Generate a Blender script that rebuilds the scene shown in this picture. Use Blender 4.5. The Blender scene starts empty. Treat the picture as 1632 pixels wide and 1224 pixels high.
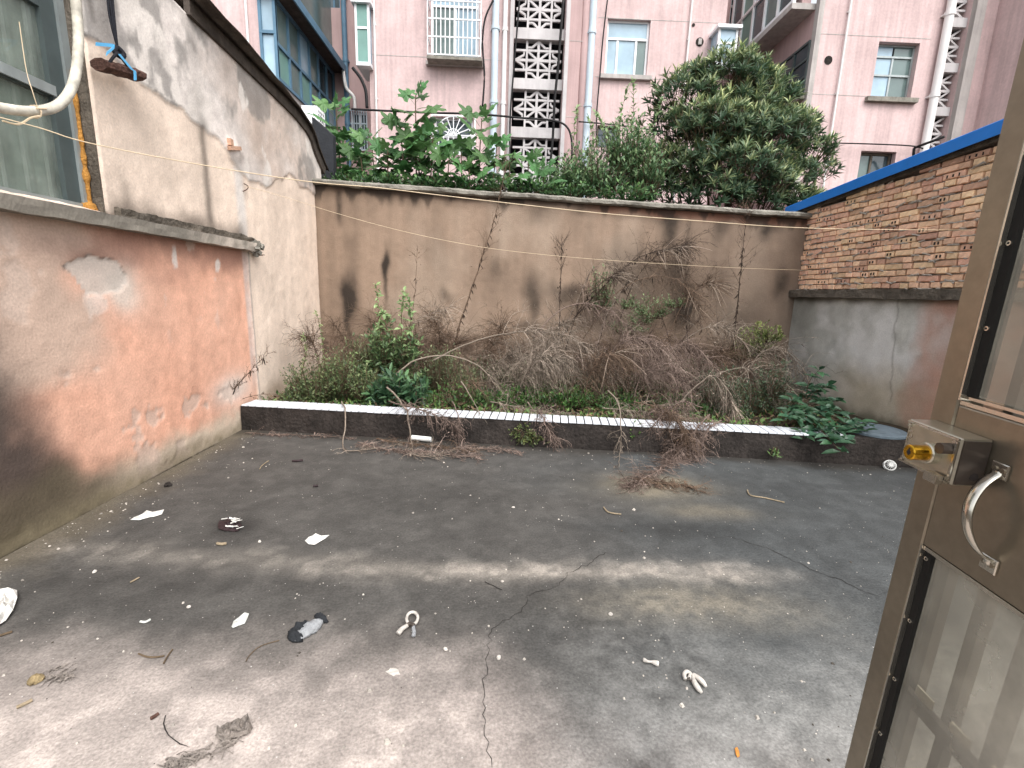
import bpy, math, random
import numpy as np
from mathutils import Vector, Matrix, noise as mnoise

# ------------------------------------------------------------------ camera, sky, sun, exposure
scene = bpy.context.scene
F, CX, CY, CAMZ = 740.0, 816.0, 612.0, 1.5
_d = np.array([(800 - CX) / F, (465 - CY) / F, 1.0])
_vx = 700.0
_vy = CY + (F * F + (800 - CX) * (_vx - CX)) / (CY - 465)
_v = np.array([(_vx - CX) / F, (_vy - CY) / F, 1.0])
WY = _d / np.linalg.norm(_d); WZ = -_v / np.linalg.norm(_v); WX = np.cross(WY, WZ)
cam_data = bpy.data.cameras.new('camera')
cam_data.sensor_width = 36.0
cam_data.lens = F / 1632 * 36
cam_data.clip_start = 0.02
cam_data.clip_end = 500
cam = bpy.data.objects.new('camera', cam_data)
scene.collection.objects.link(cam)
cam.matrix_world = Matrix(((WX[0], -WX[1], -WX[2], 0), (WY[0], -WY[1], -WY[2], 0), (WZ[0], -WZ[1], -WZ[2], CAMZ), (0, 0, 0, 1)))
scene.camera = cam

world = bpy.data.worlds.new('World'); scene.world = world; world.use_nodes = True
wn = world.node_tree; wn.nodes.clear()
SUN_EL, SUN_AZ = math.radians(55), math.radians(156)      # azimuth measured from +Y towards +X
sky = wn.nodes.new('ShaderNodeTexSky'); sky.sky_type = 'NISHITA'; sky.sun_disc = False
sky.sun_elevation = SUN_EL; sky.sun_rotation = SUN_AZ; sky.air_density = 1.0; sky.dust_density = 4.0
hs = wn.nodes.new('ShaderNodeHueSaturation'); hs.inputs['Saturation'].default_value = 0.22
bg = wn.nodes.new('ShaderNodeBackground'); bg.inputs['Strength'].default_value = 0.15
wo = wn.nodes.new('ShaderNodeOutputWorld')
wn.links.new(sky.outputs[0], hs.inputs['Color']); wn.links.new(hs.outputs[0], bg.inputs[0]); wn.links.new(bg.outputs[0], wo.inputs[0])
sl = bpy.data.lights.new('sun', 'SUN'); sl.energy = 0.75; sl.angle = math.radians(55); sl.color = (1.0, 0.96, 0.91)
sun = bpy.data.objects.new('sun', sl); scene.collection.objects.link(sun)
_sd = Vector((math.sin(SUN_AZ) * math.cos(SUN_EL), math.cos(SUN_AZ) * math.cos(SUN_EL), math.sin(SUN_EL)))
sun.rotation_euler = _sd.to_track_quat('Z', 'Y').to_euler(); sun.location = (3, -3, 12)
scene.view_settings.view_transform = 'Standard'; scene.view_settings.look = 'None'
scene.view_settings.gamma = 1; scene.view_settings.exposure = 1.25

# ------------------------------------------------------------------ helpers
rng = random.Random(7)
nr = np.random.RandomState(5)
COL = scene.collection

def ray(px, py):
    r = np.array([(px - CX) / F, (py - CY) / F, 1.0])
    return np.array([WX @ r, WY @ r, WZ @ r])
CAM = np.array([0, 0, CAMZ])
def atx(px, py, x): r = ray(px, py); return Vector(CAM + r * (x / r[0]))
def aty(px, py, y): r = ray(px, py); return Vector(CAM + r * (y / r[1]))
def atz(px, py, z=0.0): r = ray(px, py); return Vector(CAM + r * ((z - CAMZ) / r[2]))

def lin(c):
    c = c / 255.0
    return c / 12.92 if c <= 0.04045 else ((c + 0.055) / 1.055) ** 2.4
def C(r, g, b, k=1.0): return (lin(r) * k, lin(g) * k, lin(b) * k)

def vnoise(x, y, seed=0):
    xi = np.floor(x).astype(np.int64); yi = np.floor(y).astype(np.int64)
    fx = x - xi; fy = y - yi
    fx = fx * fx * (3 - 2 * fx); fy = fy * fy * (3 - 2 * fy)
    def h(a, b):
        n = (a * 374761393 + b * 668265263 + seed * 1442695041) & 0x7fffffff
        n = ((n ^ (n >> 13)) * 1274126177) & 0x7fffffff
        return ((n ^ (n >> 16)) & 0xffff) / 65535.0
    return (h(xi, yi) * (1 - fx) + h(xi + 1, yi) * fx) * (1 - fy) + (h(xi, yi + 1) * (1 - fx) + h(xi + 1, yi + 1) * fx) * fy
def fbm(x, y, seed=0, octv=5, gain=0.5):
    s = 0; a = 1; t = 0
    for i in range(octv):
        s = s + a * vnoise(x * 2 ** i, y * 2 ** i, seed + i * 17); t += a; a *= gain
    return s / t
def sstep(a, b, x):
    t = np.clip((x - a) / (b - a), 0, 1); return t * t * (3 - 2 * t)

class MB:
    def __init__(s): s.v = []; s.f = []; s.c = None
    def add(s, vs, fs, col=None):
        o = len(s.v); s.v += [tuple(p) for p in vs]; s.f += [tuple(i + o for i in f) for f in fs]
        if col is not None:
            if s.c is None: s.c = [(1, 1, 1)] * o
            s.c += [col] * len(vs)
        elif s.c is not None: s.c += [(1, 1, 1)] * len(vs)
        return s
    def box(s, x0, x1, y0, y1, z0, z1, col=None):
        return s.add([(x0, y0, z0), (x1, y0, z0), (x1, y1, z0), (x0, y1, z0), (x0, y0, z1), (x1, y0, z1), (x1, y1, z1), (x0, y1, z1)],
                     [(0, 3, 2, 1), (4, 5, 6, 7), (0, 1, 5, 4), (1, 2, 6, 5), (2, 3, 7, 6), (3, 0, 4, 7)], col)
    def mbox(s, M, sx, sy, sz, col=None):
        vs = [M @ Vector((x * sx / 2, y * sy / 2, z * sz / 2)) for x, y, z in ((-1, -1, -1), (1, -1, -1), (1, 1, -1), (-1, 1, -1), (-1, -1, 1), (1, -1, 1), (1, 1, 1), (-1, 1, 1))]
        return s.add(vs, [(0, 3, 2, 1), (4, 5, 6, 7), (0, 1, 5, 4), (1, 2, 6, 5), (2, 3, 7, 6), (3, 0, 4, 7)], col)
    def bar(s, a, b, w, d, up=(0, 0, 1), col=None):
        a = Vector(a); b = Vector(b); z = (b - a); L = z.length; z.normalize()
        x = z.cross(Vector(up)); x = x.normalized() if x.length > 1e-4 else Vector((1, 0, 0)); y = z.cross(x)
        M = Matrix.Translation((a + b) / 2) @ Matrix((x, y, z)).transposed().to_4x4()
        return s.mbox(M, w, d, L, col)
    def tube(s, pts, rad, n=6, col=None, cap=True):
        pts = [Vector(p) for p in pts]; m = len(pts)
        if not hasattr(rad, '__len__'): rad = [rad] * m
        vs = []; fs = []; ref = None
        for i, p in enumerate(pts):
            t = (pts[min(i + 1, m - 1)] - pts[max(i - 1, 0)])
            t = t.normalized() if t.length > 1e-9 else Vector((0, 0, 1))
            if ref is None: ref = Vector((0, 0, 1)) if abs(t.z) < .9 else Vector((1, 0, 0))
            x = t.cross(ref)
            if x.length < 1e-4: x = t.cross(Vector((0.3, 1, 0.2)))
            x.normalize(); y = t.cross(x); ref = y.cross(t) if False else ref
            for k in range(n):
                a = 2 * math.pi * k / n
                vs.append(p + (x * math.cos(a) + y * math.sin(a)) * rad[i])
        for i in range(m - 1):
            for k in range(n):
                fs.append((i * n + k, i * n + (k + 1) % n, (i + 1) * n + (k + 1) % n, (i + 1) * n + k))
        if cap and n > 2: fs.append(tuple(range(n))[::-1]); fs.append(tuple((m - 1) * n + k for k in range(n)))
        return s.add(vs, fs, col)
    def prism(s, poly, ext, col=None):          # polygon of 3D points extruded by vector ext
        n = len(poly); e = Vector(ext); p = [Vector(q) for q in poly]
        return s.add(p + [q + e for q in p], [tuple(range(n))[::-1], tuple(range(n, 2 * n))] + [(i, (i + 1) % n, n + (i + 1) % n, n + i) for i in range(n)], col)
    def mesh(s, name, mat=None, smooth=False, off=(0, 0, 0)):
        me = bpy.data.meshes.new(name)
        o = Vector(off)
        me.from_pydata([tuple(Vector(p) - o) for p in s.v] if o.length else s.v, [], s.f)
        if s.c is not None:
            at = me.color_attributes.new('Col', 'FLOAT_COLOR', 'POINT')
            a = np.ones((len(s.v), 4), np.float32); a[:, :3] = np.array(s.c); at.data.foreach_set('color', a.ravel())
        if mat: me.materials.append(mat)
        if smooth: me.shade_smooth()
        me.update(); return me

WP = {}
def tag(o, label=None, cat=None, group=None, kind=None):
    if label: o['label'] = label
    if cat: o['category'] = cat
    if group: o['group'] = group
    if kind: o['kind'] = kind
    return o
def thing(name, label, cat, loc=(0, 0, 0), group=None):
    o = bpy.data.objects.new(name, None); COL.objects.link(o); o.location = loc; o.empty_display_size = .1
    WP[o.name] = Vector(loc); return tag(o, label, cat, group)
def part(name, mb, mat, parent, smooth=False, label=None, kind=None):
    me = mb.mesh(name, mat, smooth) if isinstance(mb, MB) else mb
    o = bpy.data.objects.new(name, me); COL.objects.link(o)
    if parent is not None:
        o.parent = parent; o.location = -WP[parent.name]
    WP[o.name] = Vector((0, 0, 0)); return tag(o, label, None, None, kind)
def solo(name, mb, mat, label, cat, base=(0, 0, 0), group=None, smooth=False, kind=None):
    o = bpy.data.objects.new(name, mb.mesh(name, mat, smooth, base)); COL.objects.link(o); o.location = base
    WP[o.name] = Vector(base); return tag(o, label, cat, group, kind)
def piece(name, me, M, parent, label=None):
    o = bpy.data.objects.new(name, me); COL.objects.link(o); o.parent = parent
    o.matrix_local = Matrix.Translation(-WP[parent.name]) @ M; WP[o.name] = M.translation.copy(); return tag(o, label)

MATS = {}
def mat(name, col, rough=.85, var=.15, scale=6, bump=.15, bscale=70, streak=0.0, attr=False, metal=0.0, spec=.3,
        orand=0.0, hue=0.0, fine=0.0, subs=0.0, trans=0.0, speck=0.0, ior=1.45, coords='Object'):
    m = bpy.data.materials.new(name); m.use_nodes = True; nt = m.node_tree; N = nt.nodes; L = nt.links
    b = N['Principled BSDF']; b.inputs['Roughness'].default_value = rough; b.inputs['Metallic'].default_value = metal
    b.inputs['Specular IOR Level'].default_value = spec; b.inputs['IOR'].default_value = ior
    if trans: b.inputs['Transmission Weight'].default_value = trans
    tc = N.new('ShaderNodeTexCoord'); cur = None
    rgb = N.new('ShaderNodeRGB'); rgb.outputs[0].default_value = (*col, 1); cur = rgb.outputs[0]
    def mul(a, bsock, mode='MULTIPLY', fac=1.0):
        mx = N.new('ShaderNodeMix'); mx.data_type = 'RGBA'; mx.blend_type = mode; mx.inputs['Factor'].default_value = fac
        L.new(a, mx.inputs['A']); L.new(bsock, mx.inputs['B']); return mx.outputs['Result']
    def nz(sc, det=6, r0=.3, r1=.7, lo=0, hi=1, mp=None, rough_=.6):
        n = N.new('ShaderNodeTexNoise'); n.inputs['Scale'].default_value = sc; n.inputs['Detail'].default_value = det; n.inputs['Roughness'].default_value = rough_
        if mp:
            k = N.new('ShaderNodeMapping'); k.inputs['Scale'].default_value = mp; L.new(tc.outputs[coords], k.inputs[0]); L.new(k.outputs[0], n.inputs['Vector'])
        else: L.new(tc.outputs[coords], n.inputs['Vector'])
        r = N.new('ShaderNodeMapRange'); r.inputs[1].default_value = r0; r.inputs[2].default_value = r1; r.inputs[3].default_value = lo; r.inputs[4].default_value = hi
        L.new(n.outputs['Fac'], r.inputs[0]); return r.outputs[0]
    if attr:
        a = N.new('ShaderNodeAttribute'); a.attribute_name = 'Col'; cur = mul(cur, a.outputs['Color'])
    if var: cur = mul(cur, nz(scale, lo=1 - var, hi=1 + var))
    if fine: cur = mul(cur, nz(scale * 14, det=3, lo=1 - fine, hi=1 + fine))
    if streak: cur = mul(cur, nz(3.0, det=5, r0=.42, r1=.75, lo=1.0, hi=1 - streak, mp=(3, 3, .18)))
    if orand:
        oi = N.new('ShaderNodeObjectInfo'); r = N.new('ShaderNodeMapRange'); r.inputs[3].default_value = 1 - orand; r.inputs[4].default_value = 1 + orand
        L.new(oi.outputs['Random'], r.inputs[0]); cur = mul(cur, r.outputs[0])
        if hue:
            h = N.new('ShaderNodeHueSaturation'); r2 = N.new('ShaderNodeMapRange'); r2.inputs[3].default_value = .5 - hue; r2.inputs[4].default_value = .5 + hue
            w = N.new('ShaderNodeMath'); w.operation = 'MULTIPLY'; w.inputs[1].default_value = 7.31; w2 = N.new('ShaderNodeMath'); w2.operation = 'FRACT'
            L.new(oi.outputs['Random'], w.inputs[0]); L.new(w.outputs[0], w2.inputs[0]); L.new(w2.outputs[0], r2.inputs[0]); L.new(r2.outputs[0], h.inputs['Hue']); L.new(cur, h.inputs['Color']); cur = h.outputs[0]
    if speck:
        vo = N.new('ShaderNodeTexVoronoi'); vo.inputs['Scale'].default_value = 55; L.new(tc.outputs[coords], vo.inputs['Vector'])
        s1 = N.new('ShaderNodeMapRange'); s1.inputs[1].default_value = .10; s1.inputs[2].default_value = .16; s1.inputs[3].default_value = 1; s1.inputs[4].default_value = 0
        L.new(vo.outputs['Distance'], s1.inputs[0])
        sep = N.new('ShaderNodeSeparateColor'); L.new(vo.outputs['Color'], sep.inputs[0])
        s2 = N.new('ShaderNodeMath'); s2.operation = 'GREATER_THAN'; s2.inputs[1].default_value = 1 - speck; L.new(sep.outputs[0], s2.inputs[0])
        s3 = N.new('ShaderNodeMath'); s3.operation = 'MULTIPLY'; L.new(s1.outputs[0], s3.inputs[0]); L.new(s2.outputs[0], s3.inputs[1])
        mx = N.new('ShaderNodeMix'); mx.data_type = 'RGBA'; L.new(s3.outputs[0], mx.inputs['Factor']); L.new(cur, mx.inputs['A']); mx.inputs['B'].default_value = (.5, .48, .45, 1); cur = mx.outputs['Result']
    L.new(cur, b.inputs['Base Color'])
    if bump:
        n = N.new('ShaderNodeTexNoise'); n.inputs['Scale'].default_value = bscale; n.inputs['Detail'].default_value = 5; L.new(tc.outputs[coords], n.inputs['Vector'])
        bp = N.new('ShaderNodeBump'); bp.inputs['Strength'].default_value = bump; bp.inputs['Distance'].default_value = .02
        L.new(n.outputs['Fac'], bp.inputs['Height']); L.new(bp.outputs[0], b.inputs['Normal'])
    MATS[name] = m; return m

# plain paint / masonry
mat('painted_plaster', (1, 1, 1), .9, .08, 5, .16, 55, attr=True, fine=.10)
mat('yard_concrete', (1, 1, 1), .82, .14, 7, .30, 60, attr=True, fine=.26, speck=.04)
mat('old_concrete', C(134, 130, 121), .9, .3, 7, .6, 40, fine=.2, streak=.3)
mat('mossy_concrete', C(96, 89, 80), .95, .4, 9, .8, 40, fine=.25)
mat('dark_concrete', C(50, 45, 42), .9, .5, 3.5, .9, 30, fine=.35, streak=.35)
mat('soil', C(58, 50, 39), .95, .4, 12, .9, 40)
mat('brick_orange', C(236, 198, 164), .9, .18, 18, .5, 90, orand=.20, hue=.012, fine=.15)
mat('brick_red', C(216, 174, 148), .9, .2, 18, .5, 90, orand=.22, hue=.010, fine=.15)
mat('mortar', C(178, 170, 160), .95, .3, 10, .9, 50, fine=.25)
mat('hole_black', (.030, .024, .022), .9, 0, bump=0)
mat('blue_metal', C(28, 116, 200), .45, .08, 5, .05, 30, spec=.5)
mat('white_tile', C(214, 218, 224), .3, .20, 9, .03, 40, orand=.07, spec=.5)
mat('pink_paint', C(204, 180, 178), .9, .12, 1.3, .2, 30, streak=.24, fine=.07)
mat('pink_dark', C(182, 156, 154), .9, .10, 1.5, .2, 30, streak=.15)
mat('grey_render', C(178, 172, 168), .9, .15, 3, .3, 30, streak=.3)
mat('lattice_concrete', C(192, 188, 188), .9, .1, 3, .2, 30, streak=.15)
mat('white_paint', C(232, 234, 236), .5, .05, 4, .05, 30, spec=.4)
mat('green_glass', C(98, 116, 114), .12, .25, 1.2, 0, spec=.7)
mat('dark_glass', C(58, 72, 78), .10, .3, 1.2, 0, spec=.8)
mat('pale_glass', C(150, 175, 190), .15, .25, 1.0, 0, spec=.7)
mat('teal_panel', C(112, 150, 142), .4, .12, 2, .03, 30, spec=.5)
mat('interior_dark', (.015, .015, .018), .9, 0, bump=0)
mat('pipe_blue', C(190, 204, 214), .5, .08, 3, .05, 30, streak=.1, spec=.4)
mat('pipe_white', C(228, 226, 224), .5, .06, 3, .05, 30, streak=.15, spec=.4)
mat('cable_black', C(28, 27, 28), .6, .1, 5, 0)
mat('steel_blue', C(92, 124, 146), .5, .15, 4, .05, 30)
mat('alu', C(158, 166, 166), .4, .15, 5, .05, 40, metal=.35, spec=.5, streak=.2)
mat('alu_dark', C(80, 90, 90), .5, .15, 5, .05, 40, metal=.2, spec=.4)
mat('curtain', C(198, 202, 196), .9, .18, 4, .1, 40, streak=.45)
mat('foam', C(176, 126, 62), .9, .25, 20, .8, 60)
mat('hose', C(196, 190, 176), .55, .35, 14, .1, 60, spec=.4)
mat('rope_black', C(26, 27, 34), .8, .2, 20, .3, 200)
mat('ribbon_blue', C(96, 178, 226), .45, .1, 10, .05, 40, spec=.4)
mat('burnt_brick', C(88, 64, 56), .95, .35, 25, .9, 60)
mat('roof_sheet', C(76, 68, 62), .9, .35, 8, .5, 40, streak=.2)
mat('tarp_black', C(40, 42, 46), .7, .2, 6, .3, 30)
mat('wire_pale', C(200, 180, 150), .5, .1, 8, 0, spec=.5)
mat('wire_grey', C(120, 110, 104), .5, .1, 8, 0, spec=.5)
mat('bark_dead', C(122, 100, 88), .95, .3, 30, .4, 120, attr=True)
mat('bark', C(92, 78, 62), .95, .3, 20, .5, 80)
mat('leaf_green', C(74, 112, 52), .55, .15, 5, 0, attr=True, spec=.4)
mat('steel_brown', C(148, 138, 122), .33, .10, 3, .04, 25, metal=.8, spec=.5, fine=.08)
mat('steel_bright', C(206, 200, 188), .18, .08, 8, .02, 40, metal=.95)
mat('rubber', C(24, 23, 22), .6, .1, 8, .05, 60)
mat('brass', C(214, 164, 52), .22, .08, 12, .02, 60, metal=1.0)
mat('lock_metal', C(186, 180, 164), .28, .12, 10, .05, 60, metal=.85)
mat('lock_dark', C(92, 84, 78), .38, .15, 10, .05, 60, metal=.7)
mat('door_bar', C(82, 78, 74), .5, .1, 8, .05, 60, metal=.3)
mat('bar_light', C(206, 198, 180), .5, .1, 8, .05, 60)
mat('paper', C(206, 204, 198), .8, .22, 30, .2, 60)
mat('cloth_grey', C(146, 148, 150), .95, .12, 20, .5, 150)
mat('cloth_dark', C(42, 44, 47), .95, .2, 20, .5, 150)
mat('wrapper_dark', C(46, 34, 36), .6, .2, 20, .3, 100)
mat('plastic_grey', C(190, 192, 186), .5, .1, 15, .1, 60, spec=.4)
mat('rag', C(128, 120, 113), .95, .35, 40, .8, 90)
mat('bone_white', C(186, 180, 172), .7, .3, 40, .2, 80)
mat('orange_leaf', C(190, 128, 62), .7, .2, 30, .2, 80)
mat('straw', C(142, 128, 106), .9, .25, 40, .4, 90)
mat('pebble', C(196, 190, 182), .9, .2, 30, .3, 80, attr=True)
mat('crack_dark', C(44, 41, 39), .95, .2, 20, 0)
mat('lid_blue', C(92, 104, 112), .7, .2, 10, .2, 60)
mat('pvc', C(208, 208, 204), .45, .2, 20, .05, 60, spec=.4)
mat('ochre', C(134, 118, 88), .9, .3, 40, .6, 80)
# tinted door glass
def pane_mat(name, tint, dirt, kd, rough, refl=1.0):
    m = mat(name, dirt, .7, .35, 5, 0, streak=.25); nt = m.node_tree; N = nt.nodes; L = nt.links; b = N['Principled BSDF']
    tr = N.new('ShaderNodeBsdfTransparent'); tr.inputs[0].default_value = (*tint, 1); gl_ = N.new('ShaderNodeBsdfGlossy'); gl_.inputs['Roughness'].default_value = rough
    nz = N.new('ShaderNodeTexNoise'); nz.inputs['Scale'].default_value = 4; nz.inputs['Detail'].default_value = 6; tc = N.new('ShaderNodeTexCoord'); L.new(tc.outputs['Object'], nz.inputs['Vector'])
    mr = N.new('ShaderNodeMapRange'); mr.inputs[1].default_value = .3; mr.inputs[2].default_value = .7; mr.inputs[3].default_value = kd * .6; mr.inputs[4].default_value = min(1, kd * 1.4); L.new(nz.outputs['Fac'], mr.inputs[0])
    m1 = N.new('ShaderNodeMixShader'); L.new(mr.outputs[0], m1.inputs[0]); L.new(tr.outputs[0], m1.inputs[1]); L.new(b.outputs[0], m1.inputs[2])
    lw_ = N.new('ShaderNodeLayerWeight'); pw = N.new('ShaderNodeMath'); pw.operation = 'POWER'; pw.inputs[1].default_value = 4.0; L.new(lw_.outputs['Facing'], pw.inputs[0])
    fr_ = N.new('ShaderNodeMath'); fr_.operation = 'MULTIPLY_ADD'; fr_.inputs[1].default_value = .75; fr_.inputs[2].default_value = .045; L.new(pw.outputs[0], fr_.inputs[0]); m2 = N.new('ShaderNodeMixShader'); L.new(fr_.outputs[0], m2.inputs[0]); L.new(m1.outputs[0], m2.inputs[1]); L.new(gl_.outputs[0], m2.inputs[2])
    L.new(m2.outputs[0], N['Material Output'].inputs['Surface']); return m
pane_mat('door_glass', (.88, .86, .80), C(190, 186, 174), .34, .15)
pane_mat('window_glass', (.86, .90, .88), C(160, 168, 160), .28, .06)
mat('leaf_tree', (1, 1, 1), .45, .12, 6, 0, attr=True, spec=.45)
# thin leaves let some light through
for nm in ('leaf_green', 'leaf_tree'):
    nt = MATS[nm].node_tree; b = nt.nodes['Principled BSDF']; out = nt.nodes['Material Output']
    tl = nt.nodes.new('ShaderNodeBsdfTranslucent'); ms = nt.nodes.new('ShaderNodeMixShader'); ms.inputs[0].default_value = .25
    src = b.inputs['Base Color'].links[0].from_socket
    nt.links.new(src, tl.inputs['Color']); nt.links.new(b.outputs[0], ms.inputs[1]); nt.links.new(tl.outputs[0], ms.inputs[2]); nt.links.new(ms.outputs[0], out.inputs['Surface'])
M_ = MATS

def grid_mesh(name, P, colr, material, keep=None):
    """P: (n,m,3) points, colr: (n,m,3) paint colours; one sheet with a colour attribute"""
    n, m_ = P.shape[:2]
    idx = np.arange(n * m_).reshape(n, m_)
    q = np.stack([idx[:-1, :-1], idx[1:, :-1], idx[1:, 1:], idx[:-1, 1:]], -1)
    if keep is not None: q = q[keep]
    q = q.reshape(-1, 4)
    me = bpy.data.meshes.new(name)
    me.vertices.add(n * m_); me.vertices.foreach_set('co', P.reshape(-1).astype(np.float32))
    k = len(q); me.loops.add(k * 4); me.loops.foreach_set('vertex_index', q.reshape(-1).astype(np.int32))
    me.polygons.add(k); me.polygons.foreach_set('loop_start', np.arange(0, k * 4, 4, dtype=np.int32))
    me.update(calc_edges=True); me.validate()
    at = me.color_attributes.new('Col', 'FLOAT_COLOR', 'POINT')
    a = np.ones((n * m_, 4), np.float32); a[:, :3] = np.clip(colr.reshape(-1, 3), 0.004, .9); at.data.foreach_set('color', a.ravel())
    me.materials.append(material); me.shade_smooth(); return me
def mixc(base, col, k):
    return base * (1 - k[..., None]) + np.array(col) * k[..., None]

# ------------------------------------------------------------------ plan of the yard (metres)
XL, XR, YB = -2.68, 4.40, 7.00
def kerb_y(x): return 4.73 - (x - XL) * 0.1065        # front face of the planter kerb
KZ, KW = 0.27, 0.25

# ---- ground under everything
g = MB(); g.add([(-200, -200, -.03), (200, -200, -.03), (200, 200, -.03), (-200, 200, -.03)], [(0, 1, 2, 3)])
tag(solo('ground', g, M_['soil'], 'bare brown earth beyond the yard walls', 'ground'), kind='structure')

# ---- yard floor: worn concrete with a paler front and a pale band
nx, ny = 420, 420
xs = np.linspace(XL + .002, XR - .002, nx); ys = np.linspace(-1.2, 4.78, ny)
Xg, Yg = np.meshgrid(xs, ys, indexing='ij')
z = (fbm(Xg * 1.3, Yg * 1.3, 3) - .5) * .018 + (fbm(Xg * 14, Yg * 14, 4) - .5) * .004
n1 = fbm(Xg * 1.1, Yg * 1.6, 11); n2 = fbm(Xg * 4, Yg * 5, 12); n3 = fbm(Xg * 22, Yg * 22, 13, 3)
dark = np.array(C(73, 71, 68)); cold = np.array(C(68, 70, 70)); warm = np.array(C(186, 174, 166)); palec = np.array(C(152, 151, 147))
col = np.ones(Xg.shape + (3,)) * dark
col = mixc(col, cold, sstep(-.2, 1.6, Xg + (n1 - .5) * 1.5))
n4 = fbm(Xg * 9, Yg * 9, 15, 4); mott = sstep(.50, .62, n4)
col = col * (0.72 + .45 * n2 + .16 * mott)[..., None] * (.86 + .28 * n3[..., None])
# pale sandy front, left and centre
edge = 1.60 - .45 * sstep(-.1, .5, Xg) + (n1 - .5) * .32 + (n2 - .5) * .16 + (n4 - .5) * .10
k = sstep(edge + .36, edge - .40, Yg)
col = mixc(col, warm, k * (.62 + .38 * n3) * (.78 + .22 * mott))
# streaky half-pale zone to the right of the crack
k = sstep(1.95, 1.15, Yg + (n2 - .5) * .9 - .1 * Xg) * sstep(.0, .5, Xg)
col = mixc(col, palec, k * np.clip(.25 + 1.1 * (n2 - .3) + .5 * (n3 - .5), 0, .85))
# pale worn band across the yard
yb = 2.33 + .06 * np.sin(Xg * 1.3) - .05 * Xg + (n1 - .5) * .22
wb = .05 + .08 * n1 + (n4 - .5) * .05
k = np.exp(-((Yg - yb) / wb) ** 2) * sstep(1.9, 1.2, Xg) * (.25 + .45 * sstep(-1.2, .2, Xg) + .7 * (fbm(Xg * 1.2, Yg * .6, 31) - .3)) * (.7 + .5 * mott)
col = mixc(col, np.array(C(158, 150, 140)), np.clip(k * (.6 + .8 * (n3 - .2)), 0, .85))
k = np.exp(-((Yg - yb + .30) / .16) ** 2) * np.exp(-((Xg - 1.0) / .5) ** 2)
col = mixc(col, np.array(C(126, 119, 106)), np.clip(k * (n3 + .15), 0, .7))
# sandy pad under the dead branches, old dark damp patches
p = atz(1040, 775); k = np.exp(-((Xg - p.x) / .42) ** 2 - ((Yg - p.y) / .22) ** 2)
col = mixc(col, np.array(C(122, 113, 96)), np.clip(k * 1.3 * n2 * 1.3, 0, .75))
p = atz(1130, 815); k = np.exp(-((Xg - p.x) / .35) ** 2 - ((Yg - p.y) / .12) ** 2)
col = mixc(col, np.array(C(108, 101, 88)), np.clip(k * n2 * 1.2, 0, .6))
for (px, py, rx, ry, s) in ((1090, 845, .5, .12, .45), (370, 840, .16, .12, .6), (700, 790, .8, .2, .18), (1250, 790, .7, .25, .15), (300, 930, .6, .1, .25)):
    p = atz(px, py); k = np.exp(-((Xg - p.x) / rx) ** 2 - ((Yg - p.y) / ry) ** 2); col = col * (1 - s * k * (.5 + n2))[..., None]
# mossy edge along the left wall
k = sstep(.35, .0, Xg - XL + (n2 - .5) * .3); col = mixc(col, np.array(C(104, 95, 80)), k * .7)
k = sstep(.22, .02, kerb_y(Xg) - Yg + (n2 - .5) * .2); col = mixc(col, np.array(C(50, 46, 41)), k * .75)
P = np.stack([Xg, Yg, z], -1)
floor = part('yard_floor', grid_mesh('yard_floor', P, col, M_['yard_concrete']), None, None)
tag(floor, 'worn grey concrete yard floor with a pale sandy front edge', 'floor', kind='structure')
def floor_z(x, y):
    return float((fbm(np.array(x * 1.3), np.array(y * 1.3), 3) - .5) * .018 + (fbm(np.array(x * 14), np.array(y * 14), 4) - .5) * .004)
def onfloor(px, py, dz=0.0):
    p = atz(px, py); p.z = floor_z(p.x, p.y) + dz; return p

# cracks: narrow dark open joints
def crack(pxs, w0):
    pts = [atz(*q) for q in pxs]; fine = []
    for a, b in zip(pts[:-1], pts[1:]):
        n = max(2, int((b - a).length / .025))
        for i in range(n):
            t = i / n; q = a.lerp(b, t); dd = (b - a).normalized(); s = Vector((-dd.y, dd.x, 0))
            fine.append(q + s * rng.uniform(-.012, .012))
    fine.append(pts[-1]); mb = MB(); vs = []; fs = []
    for i, q in enumerate(fine):
        t = (fine[min(i + 1, len(fine) - 1)] - fine[max(i - 1, 0)]).normalized(); s = Vector((-t.y, t.x, 0))
        w = w0 * rng.uniform(.25, 1.2); zz = floor_z(q.x, q.y) + .003
        vs += [(q.x + s.x * w, q.y + s.y * w, zz), (q.x - s.x * w, q.y - s.y * w, zz)]
        if i: fs.append((2 * i - 2, 2 * i - 1, 2 * i + 1, 2 * i))
    mb.add(vs, fs); part('crack', mb, M_['crack_dark'], floor)
crack([(782, 1224), (770, 1160), (768, 1100), (778, 1050), (782, 1000), (830, 975), (840, 950)], .0016)
crack([(840, 950), (885, 935), (905, 912), (945, 895), (965, 880)], .0020)
crack([(1160, 855), (1230, 875), (1290, 905), (1340, 925), (1400, 950)], .0022)
crack([(775, 925), (800, 940)], .003)
crack([(258, 1144), (272, 1170), (300, 1190)], .0018)

# planter soil
s = MB(); n = 40
def soil_z(x, y): return .17 + .06 * mnoise.noise(Vector((x * 1.7, y * 1.7, 3)))
vs = []; fs = []
for i in range(n + 1):
    for j in range(16):
        x = XL + (XR - XL) * i / n; y0 = kerb_y(x) + KW - .01; y = y0 + (YB - y0) * j / 15
        vs.append((x, y, soil_z(x, y)))
        if i and j: a = i * 16 + j; fs.append((a - 17, a - 1, a, a - 16))
s.add(vs, fs); tag(part('planter_soil', s, M_['soil'], None), 'brown soil bed behind the tiled kerb', 'soil', kind='structure')

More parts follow.
